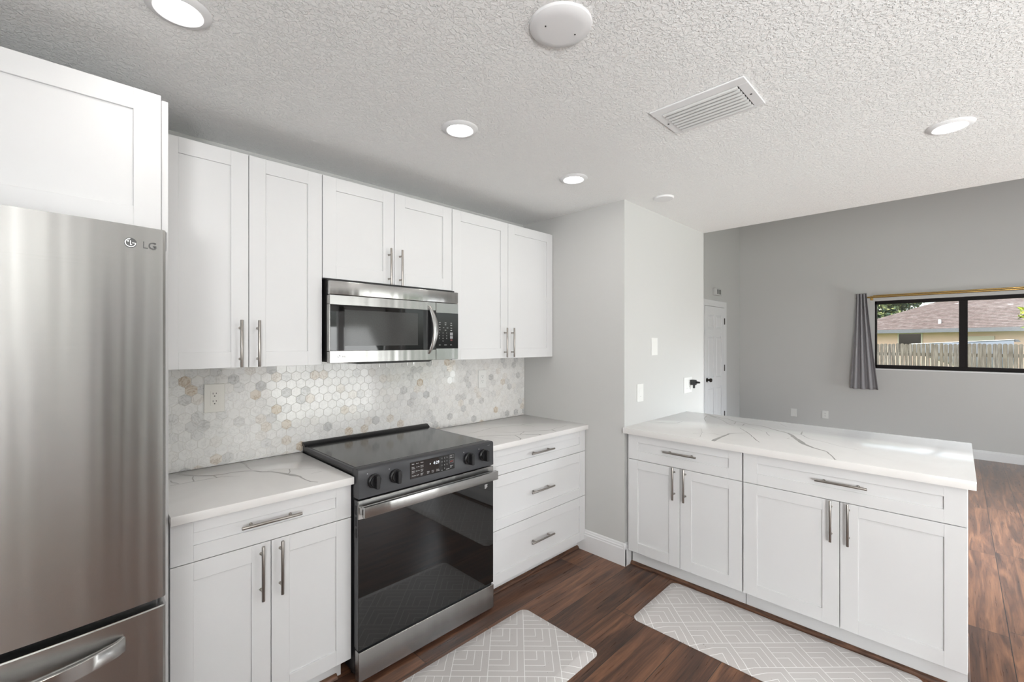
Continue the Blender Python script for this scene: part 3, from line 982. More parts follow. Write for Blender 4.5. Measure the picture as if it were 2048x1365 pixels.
# bowed freezer handle
path, nn = [], 40
for i in range(nn + 1):
    u = i / nn
    x = -0.548 + (0.104 + 0.548) * u
    bow = math.sin(PI * u) ** 0.55
    path.append((x, door_y(x) - 0.004 - 0.056 * bow, 0.678))
def hsec(u):
    k = 0.45 + 0.55 * min(1, math.sin(PI * u) * 2.2)
    a, c = 0.011 * k, 0.020
    return [(-a, -c), (a, -c * 0.9), (a, c * 0.85), (a * 0.55, c), (-a * 0.6, c), (-a, c * 0.8)]
MB().sweep(path, hsec).build('handle', M['steel'], f, smooth=50)
b = MB()
b.box(FX0 + 0.02, FX1 - 0.02, 1.70, 2.36, 0.001, 0.029, 0.002)
b.box(FX0 + 0.006, FX1 - 0.006, 1.668, 1.70, 0.03, 0.085, 0.002)
b.build('kick_grille', M['gasket'], fr)
b = MB()
b.box(FX1 - 0.09, FX1 + 0.003, 1.612, 1.76, 1.7865, 1.808, 0.004)
b.box(FX1 - 0.001, FX1 + 0.004, 1.625, 1.668, 1.752, 1.806, 0.001)
b.build('hinge_cover', M['fridge_side'], fr)

# ------------------------------------------------------------------ slide-in range
rg = thing('range', 'slide-in electric range, black glass top and oven door, stainless trim', 'range', (1.28, 2.15, 0))
RX0, RX1, RY = 0.8855, 1.6755, 1.83
box(RX0 + 0.003, RX1 - 0.003, RY + 0.043, 2.482, 0.028, 0.912).build('body', M['black'], rg)
b = MB()
b.box(RX0, RX1, RY + 0.05, 2.475, 0.9125, 0.9305, 0.002)
ct = b.build('cooktop_frame', M['charcoal'], rg)
box(RX0 + 0.014, RX1 - 0.014, RY + 0.058, 2.445, 0.927, 0.9325, 0.0012, M['cooktop']).build('glass_top', parent=ct, smooth=0)
b = MB().prism([(2.442, 0.9306), (2.486, 0.9306), (2.486, 0.951), (2.468, 0.951), (2.448, 0.938)], 'x', RX0, RX1, 0.0015)
b.build('rear_lip', M['black'], ct)
# control panel
b = MB().prism([(RY - 0.002, 0.806), (RY + 0.0485, 0.806), (RY + 0.0485, 0.9345), (RY + 0.006, 0.9345), (RY, 0.929)], 'x', RX0, RX1, 0.0012)
cp = b.build('control_panel', M['charcoal'], rg)
for kx in (0.956, 1.062, 1.494, 1.598):
    b = MB()
    b.lathe([(0.0, 0.0005), (0.030, 0.0005), (0.031, 0.004), (0.031, 0.012), (0.028, 0.016), (0.025, 0.017), (0.024, 0.024), (0, 0.024)], (kx, RY - 0.002, 0.874), (0, -1, 0), 36)
    pr = [(kx + 0.0235 * math.cos(a * PI / 12), 0.874 + 0.030 * math.sin(a * PI / 12)) for a in range(24)]
    pr = [(min(max(x, kx - 0.0085), kx + 0.0085), z) for x, z in pr]
    b.prism(pr, 'y', RY - 0.047, RY - 0.02, 0.0012)
    for q in range(9):
        a = math.radians(-30 + q * 30)
        b.box(kx + 0.0275 * math.cos(a) - 0.001, kx + 0.0275 * math.cos(a) + 0.001, RY - 0.0195, RY - 0.0175, 0.874 + 0.0275 * math.sin(a) - 0.001, 0.874 + 0.0275 * math.sin(a) + 0.001, 0)
    b.build('knob', M['black'], cp)
for xa, xb, za, zb in [(kx - 0.031, kx - 0.026, 0.907, 0.912) for kx in (0.956, 1.062, 1.494, 1.598)] + [(1.632, 1.65, 0.918, 0.9195)]:
    box(xa, xb, RY - 0.0012, RY - 0.0006, za, zb, 0, M['print_grey']).build('marking', parent=cp, smooth=0)
ds = box(1.142, 1.404, RY - 0.0035, RY - 0.0002, 0.8385, 0.917, 0.0006).build('display', M['black_glass'], rg)
yt = RY - 0.0041
def letters(s, sz, x, y, z, parent, align='LEFT', m='print_white'):
    MB().use(M[m]).text(s, sz, front(x, y, z), 0, align).build('lettering', None, parent, smooth=0)
def word(s, x, z, sz=0.0075):
    letters(s, sz, x, yt, z, ds)
for s, x, z in (('Bake', 1.150, .908), ('Broil', 1.174, .908), ('Roast', 1.199, .908), ('Keep', 1.150, .893), ('Warm', 1.150, .886), ('Air Fry', 1.174, .891), ('Bread', 1.199, .893), ('Proof', 1.199, .886),
                ('Steam', 1.150, .874), ('Clean', 1.150, .867), ('Favorite', 1.172, .872), ('Oven', 1.199, .874), ('Light', 1.199, .867), ('Options', 1.150, .852), ('Lock', 1.176, .852), ('Smart', 1.199, .855), ('Dial', 1.199, .848),
                ('Delay', 1.235, .856), ('Start', 1.235, .849), ('Cook', 1.262, .856), ('Time', 1.262, .849), ('Timer', 1.289, .856), ('On/Off', 1.289, .849)):
    word(s, x, z, 0.0066)
for i, s in enumerate('1234567890'):
    cx = 1.324 + (i % 3) * 0.0155 if i < 9 else 1.324 + 0.0155
    cz = 0.905 - (i // 3) * 0.0175 if i < 9 else 0.905 - 3 * 0.0175
    letters(s, 0.008, cx, yt, cz, ds, 'CENTER')
for s, x, z in (('Start', 1.3745, .9085), ('Enter', 1.3745, .901), ('Cancel', 1.3745, .8585), ('Off', 1.3745, .851), ('Set', 1.320, .8455), ('AM/PM', 1.350, .8455)):
    word(s, x, z, 0.0066)
for z0, z1 in ((0.8965, 0.9135), (0.8715, 0.8885)):
    b = MB().use(M['print_grey'])
    for xa, xb, za, zb in ((1.370, 1.397, z0, z0 + .0008), (1.370, 1.397, z1 - .0008, z1), (1.370, 1.3708, z0, z1), (1.3962, 1.397, z0, z1)):
        b.box(xa, xb, yt, yt + 0.0004, za, zb, 0)
    b.build('key_outline', None, ds, smooth=0)
box(1.3735, 1.3935, yt, yt + 0.0004, 0.876, 0.884, 0, M['print_red']).build('key_mark', parent=ds, smooth=0)
b = MB().use(M['digits'])
b.text('4:29', 0.021, front(1.290, yt, 0.891), 0)
b.box(1.252, 1.2565, yt, yt + 0.0003, 0.889, 0.8935, 0)
b.build('clock_digits', None, ds, smooth=0)
# oven door
b = MB().box(RX0 + 0.001, RX1 - 0.001, RY + 0.004, RY + 0.041, 0.150, 0.797, 0.002)
od = b.build('oven_door', M['charcoal'], rg)
box(RX0, RX1, RY - 0.0005, RY + 0.006, 0.717, 0.7985, 0.0012, M['steel']).build('top_band', parent=od)
box(RX0, RX1, RY, RY + 0.006, 0.1515, 0.7168, 0.0012, M['black_glass']).build('oven_glass', parent=od, smooth=0)
b = MB()
b.box(RX0 + 0.004, RX1 - 0.010, RY - 0.052, RY - 0.028, 0.7365, 0.7825, 0.002, 2)
for x in (RX0 + 0.004, RX1 - 0.030):
    b.box(x, x + 0.02, RY - 0.04, RY - 0.0002, 0.745, 0.774, 0.002)
b.build('handle', M['steel'], od)
b = MB().use(M['print_white'])
for i, wd in enumerate((0.020, 0.017, 0.019, 0.012)):
    b.box(1.612, 1.612 + wd, RY - 0.0006, RY - 0.0001, 0.703 - i * 0.0058, 0.7058 - i * 0.0058, 0)
b.build('sticker', None, od, smooth=0)
b = MB()
for k in range(3):
    for q in range(2):
        b.box(RX0 - 0.0004, RX0 + 0.002, RY + 0.016 + q * 0.008, RY + 0.0185 + q * 0.008, 0.775 - k * 0.05 - 0.04, 0.775 - k * 0.05, 0)
b.build('vent_slot', M['black'], od)
b = MB()
b.box(RX0, RX1, RY - 0.004, RY + 0.03, 0.014, 0.1405, 0.0016)
dw = b.build('storage_drawer', M['steel'], rg)
box(RX0 + 0.004, RX1 - 0.004, RY + 0.012, RY + 0.04, 0.1412, 0.1495, 0).build('gap_strip', M['black'], rg)
for x in (RX0 + 0.03, RX1 - 0.03):
    MB().cyl((x, RY + 0.10, 0.0005), (x, RY + 0.10, 0.0275), 0.016, 16).build('foot', M['black'], rg)

# ------------------------------------------------------------------ over-the-range microwave
mw = thing('microwave', 'stainless over-the-range microwave with black window under the short cabinet', 'microwave', (1.27, 2.3, 1.385))
MX0, MX1, MY = 0.886, 1.6635, 2.13
MZ0, MZ1 = 1.386, 1.786
box(MX0 + 0.001, MX1 - 0.001, MY + 0.034, YB - 0.012, MZ0 + 0.004, MZ1 + 0.012, 0.002).build('housing', M['black'], mw)
XSPL = 1.503
b = MB().box(MX0, MX1, MY, MY + 0.033, 1.7195, MZ1, 0.003, 2)
b.build('vent_panel', M['steel'], mw)
b = MB()
b.box(MX0, XSPL - 0.0012, MY, MY + 0.033, 1.670, 1.7175, 0.0016)
b.box(MX0, XSPL - 0.0012, MY, MY + 0.033, MZ0, 1.4455, 0.0016)
b.box(XSPL - 0.085, XSPL - 0.0012, MY + 0.003, MY + 0.033, 1.44, 1.675, 0.001)
b.box(MX0, MX0 + 0.006, MY + 0.004, MY + 0.033, 1.44, 1.675, 0.001)
md = b.build('door', M['steel'], mw)
box(MX0 + 0.004, XSPL - 0.082, MY + 0.0012, MY + 0.03, 1.4457, 1.6698, 0.0008, M['black_glass']).build('door_glass', parent=md, smooth=0)
box(MX0 + 0.075, XSPL - 0.122, MY + 0.0006, MY + 0.004, 1.470, 1.648, 0.0004, M['screen']).build('window', parent=md, smooth=0)
b = MB()
hp = []
for i in range(33):
    u = i / 32
    s = math.sin(PI * u)
    hp.append((XSPL - 0.050 + 0.026 * s, MY - 0.001 - 0.030 * s ** 0.8, 1.424 + 0.272 * u))
def msec(u):
    s = math.sin(PI * u)
    a = 0.006 + 0.0115 * s
    return [(-a, -0.004), (a, -0.004), (a, 0.003), (a * 0.7, 0.005), (-a * 0.7, 0.005), (-a, 0.003)]
b.sweep(hp, msec, up=(0, -1, 0))
b.build('handle', M['steel'], md, smooth=50)
box(XSPL - 0.086, XSPL - 0.0035, MY + 0.0008, MY + 0.0055, 1.4457, 1.6698, 0.0005, M['black']).build('handle_recess', parent=md, smooth=0)
b = MB()
logo(b, MX0 + 0.046, MY - 0.0002, 1.4165, 0.0085, M['print_grey'], M['chrome'], False)
b.use(M['print_grey']).text('LG', 0.014, front(MX0 + 0.071, MY - 0.0012, 1.4165), 0.0003)
b.build('logo', None, md)
box(XSPL + 0.0008, MX1, MY, MY + 0.033, MZ0, 1.7175, 0.0016).build('control_panel', M['steel'], mw)
kp = box(XSPL + 0.0012, MX1 - 0.0008, MY - 0.0008, MY + 0.002, 1.4507, 1.6593, 0.0003, M['black_glass']).build('keypad', parent=mw, smooth=0)
ym = MY - 0.0013
for cx, cz, ww in ((1.528, 1.602, .012), (1.569, 1.601, .012), (1.611, 1.600, .010), (1.528, 1.592, .012), (1.569, 1.590, .010), (1.611, 1.588, .013), (1.528, 1.573, .008), (1.555, 1.572, .008), (1.583, 1.571, .012), (1.611, 1.571, .012), (1.528, 1.559, .010), (1.569, 1.558, .010), (1.611, 1.557, .012),
                   (1.528, 1.471, .012), (1.569, 1.471, .018), (1.609, 1.471, .011)):
    box(cx - ww / 2, cx + ww / 2, ym, ym + 0.0004, cz - 0.0008, cz + 0.0010, 0, M['print_white']).build('key_mark', parent=kp, smooth=0)
for i, sx in enumerate('1234567890'):
    cx, cz = (1.525 + (i % 3) * 0.026, 1.541 - (i // 3) * 0.0155) if i < 9 else (1.551, 1.541 - 3 * 0.0155)
    letters(sx, 0.0085, cx, ym, cz, kp, 'CENTER')
for za, zb, xa, xb, mm in ((1.528, 1.545, 1.602, 1.622, 'print_grey'), (1.509, 1.524, 1.602, 1.622, 'print_grey'), (1.495, 1.505, 1.605, 1.619, 'print_red')):
    box(xa, xb, ym, ym + 0.0004, za, zb, 0, M[mm]).build('key_block', parent=kp, smooth=0)
b = MB().prism([(1.02, 1.386), (1.52, 1.386), (1.49, 1.374), (1.06, 1.374)], 'y', MY + 0.05, 2.44)
b.build('underside', M['dark_under'], mw)

# ------------------------------------------------------------------ floor mats
def rounded(x0, x1, y0, y1, r, n=7):
    pts = []
    for cx, cy, a0 in ((x1 - r, y1 - r, 0), (x0 + r, y1 - r, 90), (x0 + r, y0 + r, 180), (x1 - r, y0 + r, 270)):
        for i in range(n + 1):
            a = math.radians(a0 + 90 * i / n)
            pts.append((cx + r * math.cos(a), cy + r * math.sin(a)))
    return pts
def mat_mesh(lx, ly, label, loc, rz):
    b = MB()
    rings = []
    for ins, z in ((0.0, 0.0008), (0.0, 0.003), (0.004, 0.005), (0.042, 0.0150), (0.05, 0.0158)):
        rings.append([b.bm.verts.new((x, y, z)) for x, y in rounded(-lx / 2 + ins, lx / 2 - ins, -ly / 2 + ins, ly / 2 - ins, max(0.012, 0.040 - ins * 0.6))])
    n = len(rings[0])
    for p, q in zip(rings, rings[1:]):
        for i in range(n):
            b.bm.faces.new((p[i], p[(i + 1) % n], q[(i + 1) % n], q[i]))
    b.bm.faces.new(rings[-1])
    b.bm.faces.new(rings[0][::-1])
    o = b.build('kitchen_mat', M['mat'], smooth=25)
    o.location = loc
    o.rotation_euler = (0, 0, rz)
    return tag(o, label, 'mat', 'grey patterned kitchen mats')
mat_mesh(0.99, 0.505, 'grey chevron patterned kitchen mat on the floor in front of the range', (1.305, 1.463, 0), math.radians(-0.3))
mat_mesh(1.14, 0.51, 'grey chevron patterned kitchen mat along the peninsula cabinets', (2.405, 0.675, 0), math.radians(90.6))

# ------------------------------------------------------------------ ceiling fittings
def downlight(label, x, y):
    t = thing('recessed_downlight', label, 'ceiling light', (x, y, H), 'recessed ceiling downlights')
    b = MB().lathe([(0.056, 0.004), (0.056, 0.008), (0.060, 0.0105), (0.076, 0.006), (0.081, 0.001), (0.081, 0.0)], (x, y, H), (0, 0, -1), 48)
    b.build('trim_ring', M['trim_white'], t)
    b = MB().lathe([(0.0, 0.0045), (0.0555, 0.0045)], (x, y, H), (0, 0, -1), 48)
    b.build('diffuser', M['lamp'], t, smooth=0)
    return t
LIGHTS = [(0.222, 1.573, 'lit recessed downlight nearest the refrigerator, cut by the top edge of the photo'),
          (1.236, 1.570, 'lit recessed downlight in front of the microwave, middle of the row of three'),
          (2.080, 1.581, 'lit recessed downlight closest to the grey end wall corner'),
          (2.747, 0.026, 'lit recessed downlight above the peninsula, far right of the ceiling')]
first = downlight(LIGHTS[0][2], LIGHTS[0][0], LIGHTS[0][1])
def copy_tree(o, loc, label):
    c = o.copy()
    COL.objects.link(c)
    c.location = loc
    c['label'] = label
    for ch in o.children:
        d = ch.copy()
        COL.objects.link(d)
        d.parent = c
    return c
for x, y, lb in LIGHTS[1:]:
    copy_tree(first, (x, y, H), lb)
for x, y in [q[:2] for q in LIGHTS] + [(1.49, 0.026), (0.222, -0.9), (1.49, -1.4)]:  # the extra positions are added lamps without fixtures, out of view
    lamp('downlight_or_fill_lamp', 'AREA', (x, y, H - 0.02), 1.0, None, (1.0, 0.965, 0.92), shape='DISK', size=0.10)

b = MB().lathe([(0.0, 0.016), (0.062, 0.016), (0.084, 0.013), (0.092, 0.007), (0.094, 0.0)], (1.045, 0.843, H), (0, 0, -1), 48)
t = thing('ceiling_cover', 'round blank white cover plate on the kitchen ceiling', 'ceiling cover', (1.045, 0.843, H))
b.build('cover', M['trim_white'], t)
for sx, sy in ((-0.045, 0.02), (0.045, -0.02)):
    MB().cyl((1.045 + sx, 0.843 + sy, H - 0.0175), (1.045 + sx, 0.843 + sy, H - 0.0155), 0.0022, 10).build('screw', M['slot'], t)
b = MB().lathe([(0.0, 0.012), (0.060, 0.010), (0.066, 0.004), (0.067, 0.0)], (2.777, 1.373, H), (0, 0, -1), 40)
o = b.build('ceiling_cover', M['trim_white'])
tag(recentre(o, (2.777, 1.373, H)), 'small flat white disc on the ceiling near the wall stub', 'ceiling cover')

# air register with curved louvres
VX0, VX1, VY0, VY1 = 1.704, 1.960, 0.540, 0.905
t = thing('air_vent', 'white rectangular ceiling air register with curved louvres', 'air vent', ((VX0 + VX1) / 2, (VY0 + VY1) / 2, H))
b = MB()
ix0, ix1, iy0, iy1 = VX0 + 0.045, VX1 - 0.020, VY0 + 0.036, VY1 - 0.036
for x0, x1, y0, y1 in ((VX0, ix0, VY0, VY1), (ix1, VX1, VY0, VY1), (ix0, ix1, VY0, iy0), (ix0, ix1, iy1, VY1)):
    b.box(x0, x1, y0, y1, H - 0.006, H - 0.0002, 0.0016)
b.build('frame', M['trim_white'], t)
box(ix0, ix1, iy0, iy1, H - 0.0012, H - 0.0004, 0).build('duct', M['dark_under'], t)
nl = 8
for i in range(nl):
    x = ix0 + 0.003 + (ix1 - ix0 - 0.016) * i / (nl - 1)
    sec = [(x, H - 0.0025), (x, H - 0.0065)] + [(x + 0.010 * (1 - math.cos(a * PI / 10)), H - 0.0065 - 0.0065 * math.sin(a * PI / 10)) for a in range(1, 6)]
    back = [(px + 0.0014, pz + 0.0012) for px, pz in sec[::-1]]
    MB().prism(sec + back, 'y', iy0 + 0.001, iy1 - 0.001).build('louvre', M['louvre'], t)
for y in (VY0 + 0.018, VY1 - 0.018):
    MB().cyl(((VX0 + VX1) / 2 + 0.01, y, H - 0.0072), ((VX0 + VX1) / 2 + 0.01, y, H - 0.0055), 0.004, 12).build('screw', M['slot'], t)

# ------------------------------------------------------------------ outlets, switches and plates
def slots(b, f, c, z, wall):
    """one receptacle face: two blades and a round ground"""
    for dx, hh in ((-0.0065, 0.0042), (0.0065, 0.0035)):
        b(c + dx - 0.0011, c + dx + 0.0011, z + 0.004 - hh, z + 0.004 + hh)
    b(c - 0.0024, c + 0.0024, z - 0.0105, z - 0.0062)
def plate(name, label, cat, wall, at, c, z, wd, ht, kind, m=None):
    """wall 'y': face looks to -Y at y=at; wall 'x': face looks to -X at x=at"""
    m = m or M['plate']
    loc = (c, at, z) if wall == 'y' else (at, c, z)
    t = thing(name, label, cat, loc)
    def bx(b, a0, a1, z0, z1, d0, d1, bev=0.0):
        if wall == 'y':
            b.box(a0, a1, at - d1, at - d0, z0, z1, bev)
        else:
            b.box(at - d1, at - d0, a0, a1, z0, z1, bev)
    b = MB()
    bx(b, c - wd / 2, c + wd / 2, z - ht / 2, z + ht / 2, 0.0, 0.0055, 0.0022)
    b.build('plate', m, t)
    gangs = {'outlet': [0], 'switch': [0], 'combo': [-0.0232, 0.0232], 'blank': []}[kind]
    for i, gx in enumerate(gangs):
        b = MB()
        s = 1 if wall == 'y' else -1
        bx(b, c + gx - 0.0168, c + gx + 0.0168, z - 0.0335, z + 0.0335, 0.0052, 0.0068, 0.0008)
        ins = b.build('receptacle' if (kind == 'outlet' or i == 1) else 'rocker', m, t)
        b = MB()
        if kind == 'outlet' or i == 1:
            for zz in (z + 0.018, z - 0.018):
                slots(lambda a0, a1, z0, z1: bx(b, a0, a1, z0, z1, 0.0066, 0.0071), None, c + gx, zz, wall)
        else:
            bx(b, c + gx - 0.004, c + gx + 0.004, z - 0.026, z - 0.0245, 0.0066, 0.0071)
        b.build('slot', M['slot'], ins, smooth=0)
    return t
YT = YB - 0.0126
plate('wall_outlet', 'almond double outlet in the hexagon tile left of the range', 'outlet', 'y', YT, 0.488, 1.223, 0.082, 0.134, 'outlet', M['plate_almond'])
plate('wall_outlet', 'white double outlet in the hexagon tile right of the microwave', 'outlet', 'y', YT, 2.165, 1.216, 0.078, 0.132, 'outlet')
plate('blank_plate', 'tall blank white plate high on the pale wall stub', 'wall plate', 'y', YS - 0.0004, 3.030, 1.456, 0.090, 0.128, 'blank')
plate('light_switch', 'single white rocker switch on the wall stub above the peninsula worktop', 'light switch', 'y', YS - 0.0004, 2.825, 1.135, 0.083, 0.125, 'switch')
plate('switch_outlet_plate', 'white two-gang switch and outlet plate holding a black plug', 'wall plate', 'y', YS - 0.0004, 3.600, 1.136, 0.150, 0.128, 'combo')
plate('blank_plate', 'blank white plate low on the far living room wall, left of an outlet', 'wall plate', 'x', XF - 0.0004, 1.855, 0.367, 0.082, 0.125, 'blank')
plate('wall_outlet', 'white double outlet low on the far living room wall', 'outlet', 'x', XF - 0.0004, 1.437, 0.380, 0.082, 0.118, 'outlet')
# black plug in the two gang plate
t = thing('power_plug', 'small black power adapter plugged in at the end of the wall stub', 'plug', (3.64, YS - 0.03, 1.155))
b = MB()
b.box(3.628, 3.668, YS - 0.050, YS - 0.0078, 1.135, 1.178, 0.005, 2)
b.build('adapter', M['black'], t)
b = MB().cyl((3.648, YS - 0.0498, 1.158), (3.648, YS - 0.082, 1.158), 0.010, 14, 0.007)
b.build('barrel', M['black'], t)
b = MB().box(3.642, 3.656, YS - 0.040, YS - 0.026, 1.108, 1.1352, 0.002)
b.build('prong', M['black'], t)
# chime box over the door
t = thing('door_chime', 'small white slotted box on the wall above the living room door', 'chime', (7.13, YD, 2.27))
b = MB().box(7.005, 7.255, YD - 0.045, YD - 0.0003, 2.215, 2.320, 0.006, 2)
cb = b.build('cover', M['wall'], t)
b = MB()
for i in range(7):
    b.box(7.06 + i * 0.024, 7.070 + i * 0.024, YD - 0.0462, YD - 0.0448, 2.232, 2.302, 0)
b.build('slot', M['dark_under'], cb, smooth=0)
# puck light under the left wall cabinet
t = thing('puck_light', 'round white puck light under the left wall cabinet', 'light', (0.528, 2.38, 1.378))
MB().lathe([(0, 0.016), (0.036, 0.016), (0.041, 0.011), (0.042, 0.0)], (0.528, 2.38, 1.3775), (0, 0, -1), 32).build('housing', M['plate'], t)

# ------------------------------------------------------------------ curtain and rod
RZ, RXc = 2.130, 8.128
t = thing('curtain_rod', 'thin brass curtain rod above the living room window', 'curtain rod', (RXc, 0, RZ))
MB().cyl((RXc, 1.055, RZ), (RXc, -1.25, RZ), 0.0115, 16).build('rod', M['brass'], t)
MB().cyl((RXc + 0.016, 0.86, RZ + 0.022), (RXc + 0.016, -1.25, RZ + 0.022), 0.008, 12).build('back_rod', M['brass'], t)
b = MB().box(RXc - 0.005, XF - 0.0005, 0.872, 0.890, RZ - 0.02, RZ - 0.012, 0.001)
b.box(XF - 0.006, XF - 0.0005, 0.865, 0.897, RZ - 0.04, RZ + 0.02, 0.001)
b.cyl((RXc, 0.881, RZ - 0.0135), (RXc, 0.881, RZ - 0.0115), 0.012, 12)
b.build('bracket', M['brass'], t)
RXc = 8.070
t = thing('curtain', 'dark grey curtain panel bunched at the left side of the living room window', 'curtain', (RXc, 0.96, 0.815))
b = MB()
NU, NV = 90, 40
folds = 3.6
grid = []
for j in range(NV + 1):
    v = j / NV                      # 0 top, 1 bottom
    z = 2.188 - v * (2.188 - 0.815)
    yc = 0.985 - 0.030 * v
    half = 0.062 + 0.100 * v ** 1.15
    amp = 0.026 + 0.008 * v
    row = []
    for i in range(NU + 1):
        u = i / NU
        y = yc + half * (1 - 2 * u)
        ph = 2 * PI * folds * u + 0.5
        s = math.sin(ph)
        x = RXc - 0.002 + amp * (abs(s) ** 0.7) * (1 if s > 0 else -1) + 0.006 * math.sin(3 * u + 5 * v)
        row.append(b.bm.verts.new((x, y, z)))
    grid.append(row)
for j in range(NV):
    for i in range(NU):
        b.bm.faces.new((grid[j][i], grid[j][i + 1], grid[j + 1][i + 1], grid[j + 1][i]))
co = b.build('cloth', M['fabric'], t, smooth=80)
sm = co.modifiers.new('thick', 'SOLIDIFY')
sm.thickness = 0.002
for i in range(4):
    y = 1.035 - i * 0.033
    MB().box(8.100, 8.1155, y - 0.003, y + 0.003, RZ - 0.004, RZ + 0.004, 0.001).build('hook', M['nickel'], t)

# ------------------------------------------------------------------ outdoors seen through the window
struct(box(-40, 60, -45, 30, -0.60, -0.45, 0, M['grass']).build('ground'))
# picket fence
XFE = 17.0
fe = thing('picket_fence', 'weathered grey wooden fence with rounded picket tops outside the window', 'fence', (XFE, 0.3, -0.45))
def picket(y, dz):
    b = MB()
    hw = 0.041
    top = 1.452
    pts = [(y - hw, -0.45), (y + hw, -0.45)]
    for k in range(9):
        a = PI * k / 8
        pts.append((y + hw * math.cos(a), top - 0.036 + 0.036 * math.sin(a)))
    b.prism(pts, 'x', XFE - 0.018, XFE)
    o = b.build('picket', M['fence'], fe, smooth=0)
    o.location.z += dz
    return o
p0 = picket(-2.2, 0)
for i in range(1, 54):
    c = p0.copy()
    COL.objects.link(c)
    c.parent = fe
    c.location = (p0.location.x + random.uniform(-0.004, 0.004), p0.location.y + i * 0.0905 + random.uniform(-0.004, 0.004), random.uniform(-0.012, 0.008))
for z in (0.0, 1.1):
    box(XFE + 0.001, XFE + 0.05, -2.25, 2.65, z, z + 0.09, 0).build('rail', M['fence'], fe)

# neighbour's house, turned a little
hs = thing('house', 'tan neighbour house with brown shingle roof behind the wooden fence', 'house', (25.76, 2.57, -0.45))
E_ = Vector((0.45907597, 0.88839701, 0))
N_ = Vector((0.88839701, -0.45907597, 0))
A_ = Vector((25.76, 2.57, 2.0))
def HP(s, t_, z):
    q = A_ + E_ * s + N_ * t_
    return (q.x, q.y, z)
def hbox(b, s0, s1, t0, t1, z0, z1):
    c = [HP(s, t_, z) for z in (z0, z1) for s, t_ in ((s0, t0), (s1, t0), (s1, t1), (s0, t1))]
    for f in ((0, 1, 2, 3), (4, 7, 6, 5), (0, 4, 5, 1), (1, 5, 6, 2), (2, 6, 7, 3), (3, 7, 4, 0)):
        b.face([c[i] for i in f])
    return b
hbox(MB(), -12, 1.5, 0.45, 9, -0.45, 1.98).build('wall', M['stucco'], hs, smooth=0)
hbox(MB(), -12.4, 1.95, -0.06, 0.02, 1.885, 2.03).build('gutter', M['gutter'], hs, smooth=0)
hbox(MB(), -12.3, 1.9, 0.02, 0.46, 1.92, 1.97).build('soffit', M['house_trim'], hs, smooth=0)
b = MB().use(M['roof'])
NC = 30
for i in range(NC):
    t0, t1 = i * 0.152, (i + 1) * 0.152 + 0.02
    z0, z1 = 2.03 + 0.42 * t0 + 0.016, 2.03 + 0.42 * t1
    s0a, s1a = 1.95 - 0.78 * t0, 1.95 - 0.78 * t1
    tm, zm, sm_ = t0 + 0.045, z0 + (z1 - z0) * 0.045 / (t1 - t0), s0a - 0.035
    b.use(M['roof_shadow']).face([HP(-12.5, t0, z0), HP(s0a, t0, z0), HP(sm_, tm, zm), HP(-12.5, tm, zm)])
    b.use(M['roof']).face([HP(-12.5, tm, zm), HP(sm_, tm, zm), HP(s1a, t1, z1), HP(-12.5, t1, z1)])
    b.face([HP(-12.5, t0, z0 - 0.03), HP(s0a, t0, z0 - 0.03), HP(s0a, t0, z0), HP(-12.5, t0, z0)])
# hip side and back so the roof is a solid
tt = NC * 0.152
b.face([HP(1.95, 0, 2.03), HP(1.95, 2 * tt, 2.03), HP(1.95 - 0.78 * tt, tt, 2.03 + 0.42 * tt)])
b.face([HP(1.95, 2 * tt, 2.03), HP(-12.5, 2 * tt, 2.03), HP(-12.5, tt, 2.03 + 0.42 * tt), HP(1.95 - 0.78 * tt, tt, 2.03 + 0.42 * tt)])
b.build('roof', None, hs, smooth=0)
b = MB()
hbox(b, -1.47, -0.55, 0.41, 0.46, 1.0, 1.88)
wf = b.build('window', M['house_trim'], hs, smooth=0)
hbox(MB(), -1.42, -0.60, 0.40, 0.43, 1.05, 1.845).build('pane', M['black_glass'], wf, smooth=0)
hbox(MB(), -3.74, -2.80, 0.40, 0.455, 0.9, 1.725).build('panel', M['house_panel'], hs, smooth=0)
b = MB().cyl(HP(-2.0, 0.55, 2.2), HP(-2.0, 0.55, 2.42), 0.05, 14)
b.build('roof_vent', M['boat_white'], hs)

# pale hull shape between fence and house
bo = thing('boat', 'pale blue-grey boat-like hull with white rim behind the wooden fence', 'boat', (20, -0.2, -0.45))
b = MB()
path, secs = [], []
NB = 16
rings = []
for i in range(NB + 1):
    u = i / NB
    y = 1.12 - 2.25 * u
    hw = 0.10 + 0.62 * min(1, u * 1.6) ** 0.8
    zt = 1.425 + 0.135 * u
    dp = 0.25 + 0.75 * min(1, u * 1.5)
    rings.append([b.bm.verts.new(p) for p in ((20 - hw, y, zt), (20 - hw * 0.95, y, zt - dp * 0.45), (20 - hw * 0.5, y, zt - dp * 0.9), (20, y, zt - dp), (20 + hw * 0.5, y, zt - dp * 0.9), (20 + hw * 0.95, y, zt - dp * 0.45), (20 + hw, y, zt))])
for p, q in zip(rings, rings[1:]):
    for i in range(6):
        b.bm.faces.new((p[i], p[i + 1], q[i + 1], q[i]))
    b.bm.faces.new((p[6], p[0], q[0], q[6]))
b.bm.faces.new(rings[0])
b.bm.faces.new(rings[-1][::-1])
b.build('hull', M['boat'], bo)
b = MB()
for s in (-1, 1):
    pth = []
    for i in range(NB + 1):
        u = i / NB
        pth.append((20 + s * (0.10 + 0.62 * min(1, u * 1.6) ** 0.8), 1.12 - 2.25 * u, 1.432 + 0.135 * u))
    b.sweep(pth, [(-0.02, -0.008), (0.02, -0.008), (0.02, 0.008), (-0.02, 0.008)])
b.build('rim', M['boat_white'], bo)
b = MB().prism([(-1.02, 1.50), (-1.26, 1.50), (-1.22, 1.56), (-1.12, 1.575), (-1.05, 1.555)], 'x', 19.3, 20.3)
b.build('stern_cover', M['gutter'], bo)
b = MB()
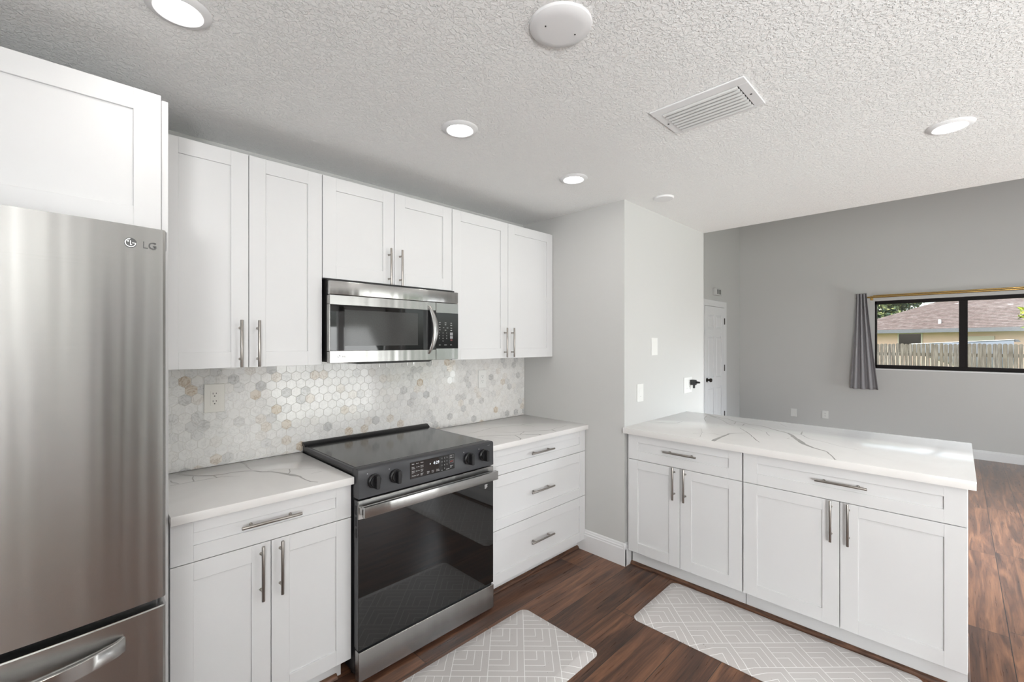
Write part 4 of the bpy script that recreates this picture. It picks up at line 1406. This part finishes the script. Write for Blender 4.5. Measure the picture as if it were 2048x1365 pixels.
for s in (-0.35, 0.35):
    b.cyl((20 + s, -0.1, -0.449), (20 + s, -0.1, 0.75), 0.05, 10)
b.build('stand', M['gutter'], bo)

# trees
def leaf_crown(b, centres, n, size, rng):
    for _ in range(n):
        c, r = rng.choice(centres)
        d = Vector((rng.gauss(0, 1), rng.gauss(0, 1), rng.gauss(0, 1))).normalized()
        p = Vector(c) + d * r * rng.random() ** 0.4
        ax = Vector((rng.gauss(0, 1), rng.gauss(0, 1), rng.gauss(0, 0.6))).normalized()
        sd = ax.cross(Vector((rng.gauss(0, 1), rng.gauss(0, 1), rng.gauss(0, 1)))).normalized()
        nm = ax.cross(sd)
        L_ = size * rng.uniform(0.7, 1.3)
        W_ = L_ * 0.24
        pts = [p, p + ax * L_ * 0.35 + sd * W_ + nm * L_ * 0.08, p + ax * L_, p + ax * L_ * 0.35 - sd * W_ + nm * L_ * 0.08]
        b.face(pts)
def tree(label, base, h, centres, n, size, leafm, seed):
    rng = random.Random(seed)
    t = thing('tree', label, 'tree', base)
    b = MB()
    top = Vector(centres[0][0])
    pts = [Vector(base) + (top - Vector(base)) * (i / 6) + Vector((rng.uniform(-.05, .05), rng.uniform(-.05, .05), 0)) * (i > 0) for i in range(7)]
    for i in range(6):
        b.cyl(pts[i], pts[i + 1], h * 0.022 * (1 - i / 8), 10, h * 0.022 * (1 - (i + 1) / 8))
    for c, r in centres[1:]:
        b.cyl(pts[4], Vector(c), h * 0.009, 8, h * 0.004)
    b.build('trunk', M['bark'], t)
    b = MB()
    leaf_crown(b, centres, n, size, rng)
    b.build('foliage', leafm, t, smooth=0, recalc=False)
    return t
tree('dark leafy tree above the left end of the neighbour roof', (37.0, 5.2, -0.45), 6,
     [((37.0, 4.6, 4.4), 1.4), ((37.0, 3.3, 3.7), 0.9), ((37.2, 2.3, 4.4), 0.9), ((36.5, 4.0, 3.1), 0.9), ((37.3, 1.3, 4.9), 0.8), ((36.8, 3.2, 5.4), 1.2), ((36.5, 6.0, 4.0), 1.3)], 6500, 0.30, M['leaf_far'], 3)
tree('lime green tree branch at the right edge of the window view', (12.2, -1.75, -0.45), 2.6,
     [((12.2, -1.75, 2.2), 0.62), ((12.0, -1.20, 2.32), 0.42), ((12.0, -1.02, 1.95), 0.26), ((12.3, -1.6, 2.9), 0.7), ((12.4, -2.3, 2.3), 0.6), ((12.05, -1.12, 2.5), 0.38)], 1300, 0.11, M['leaf_lime'], 5)
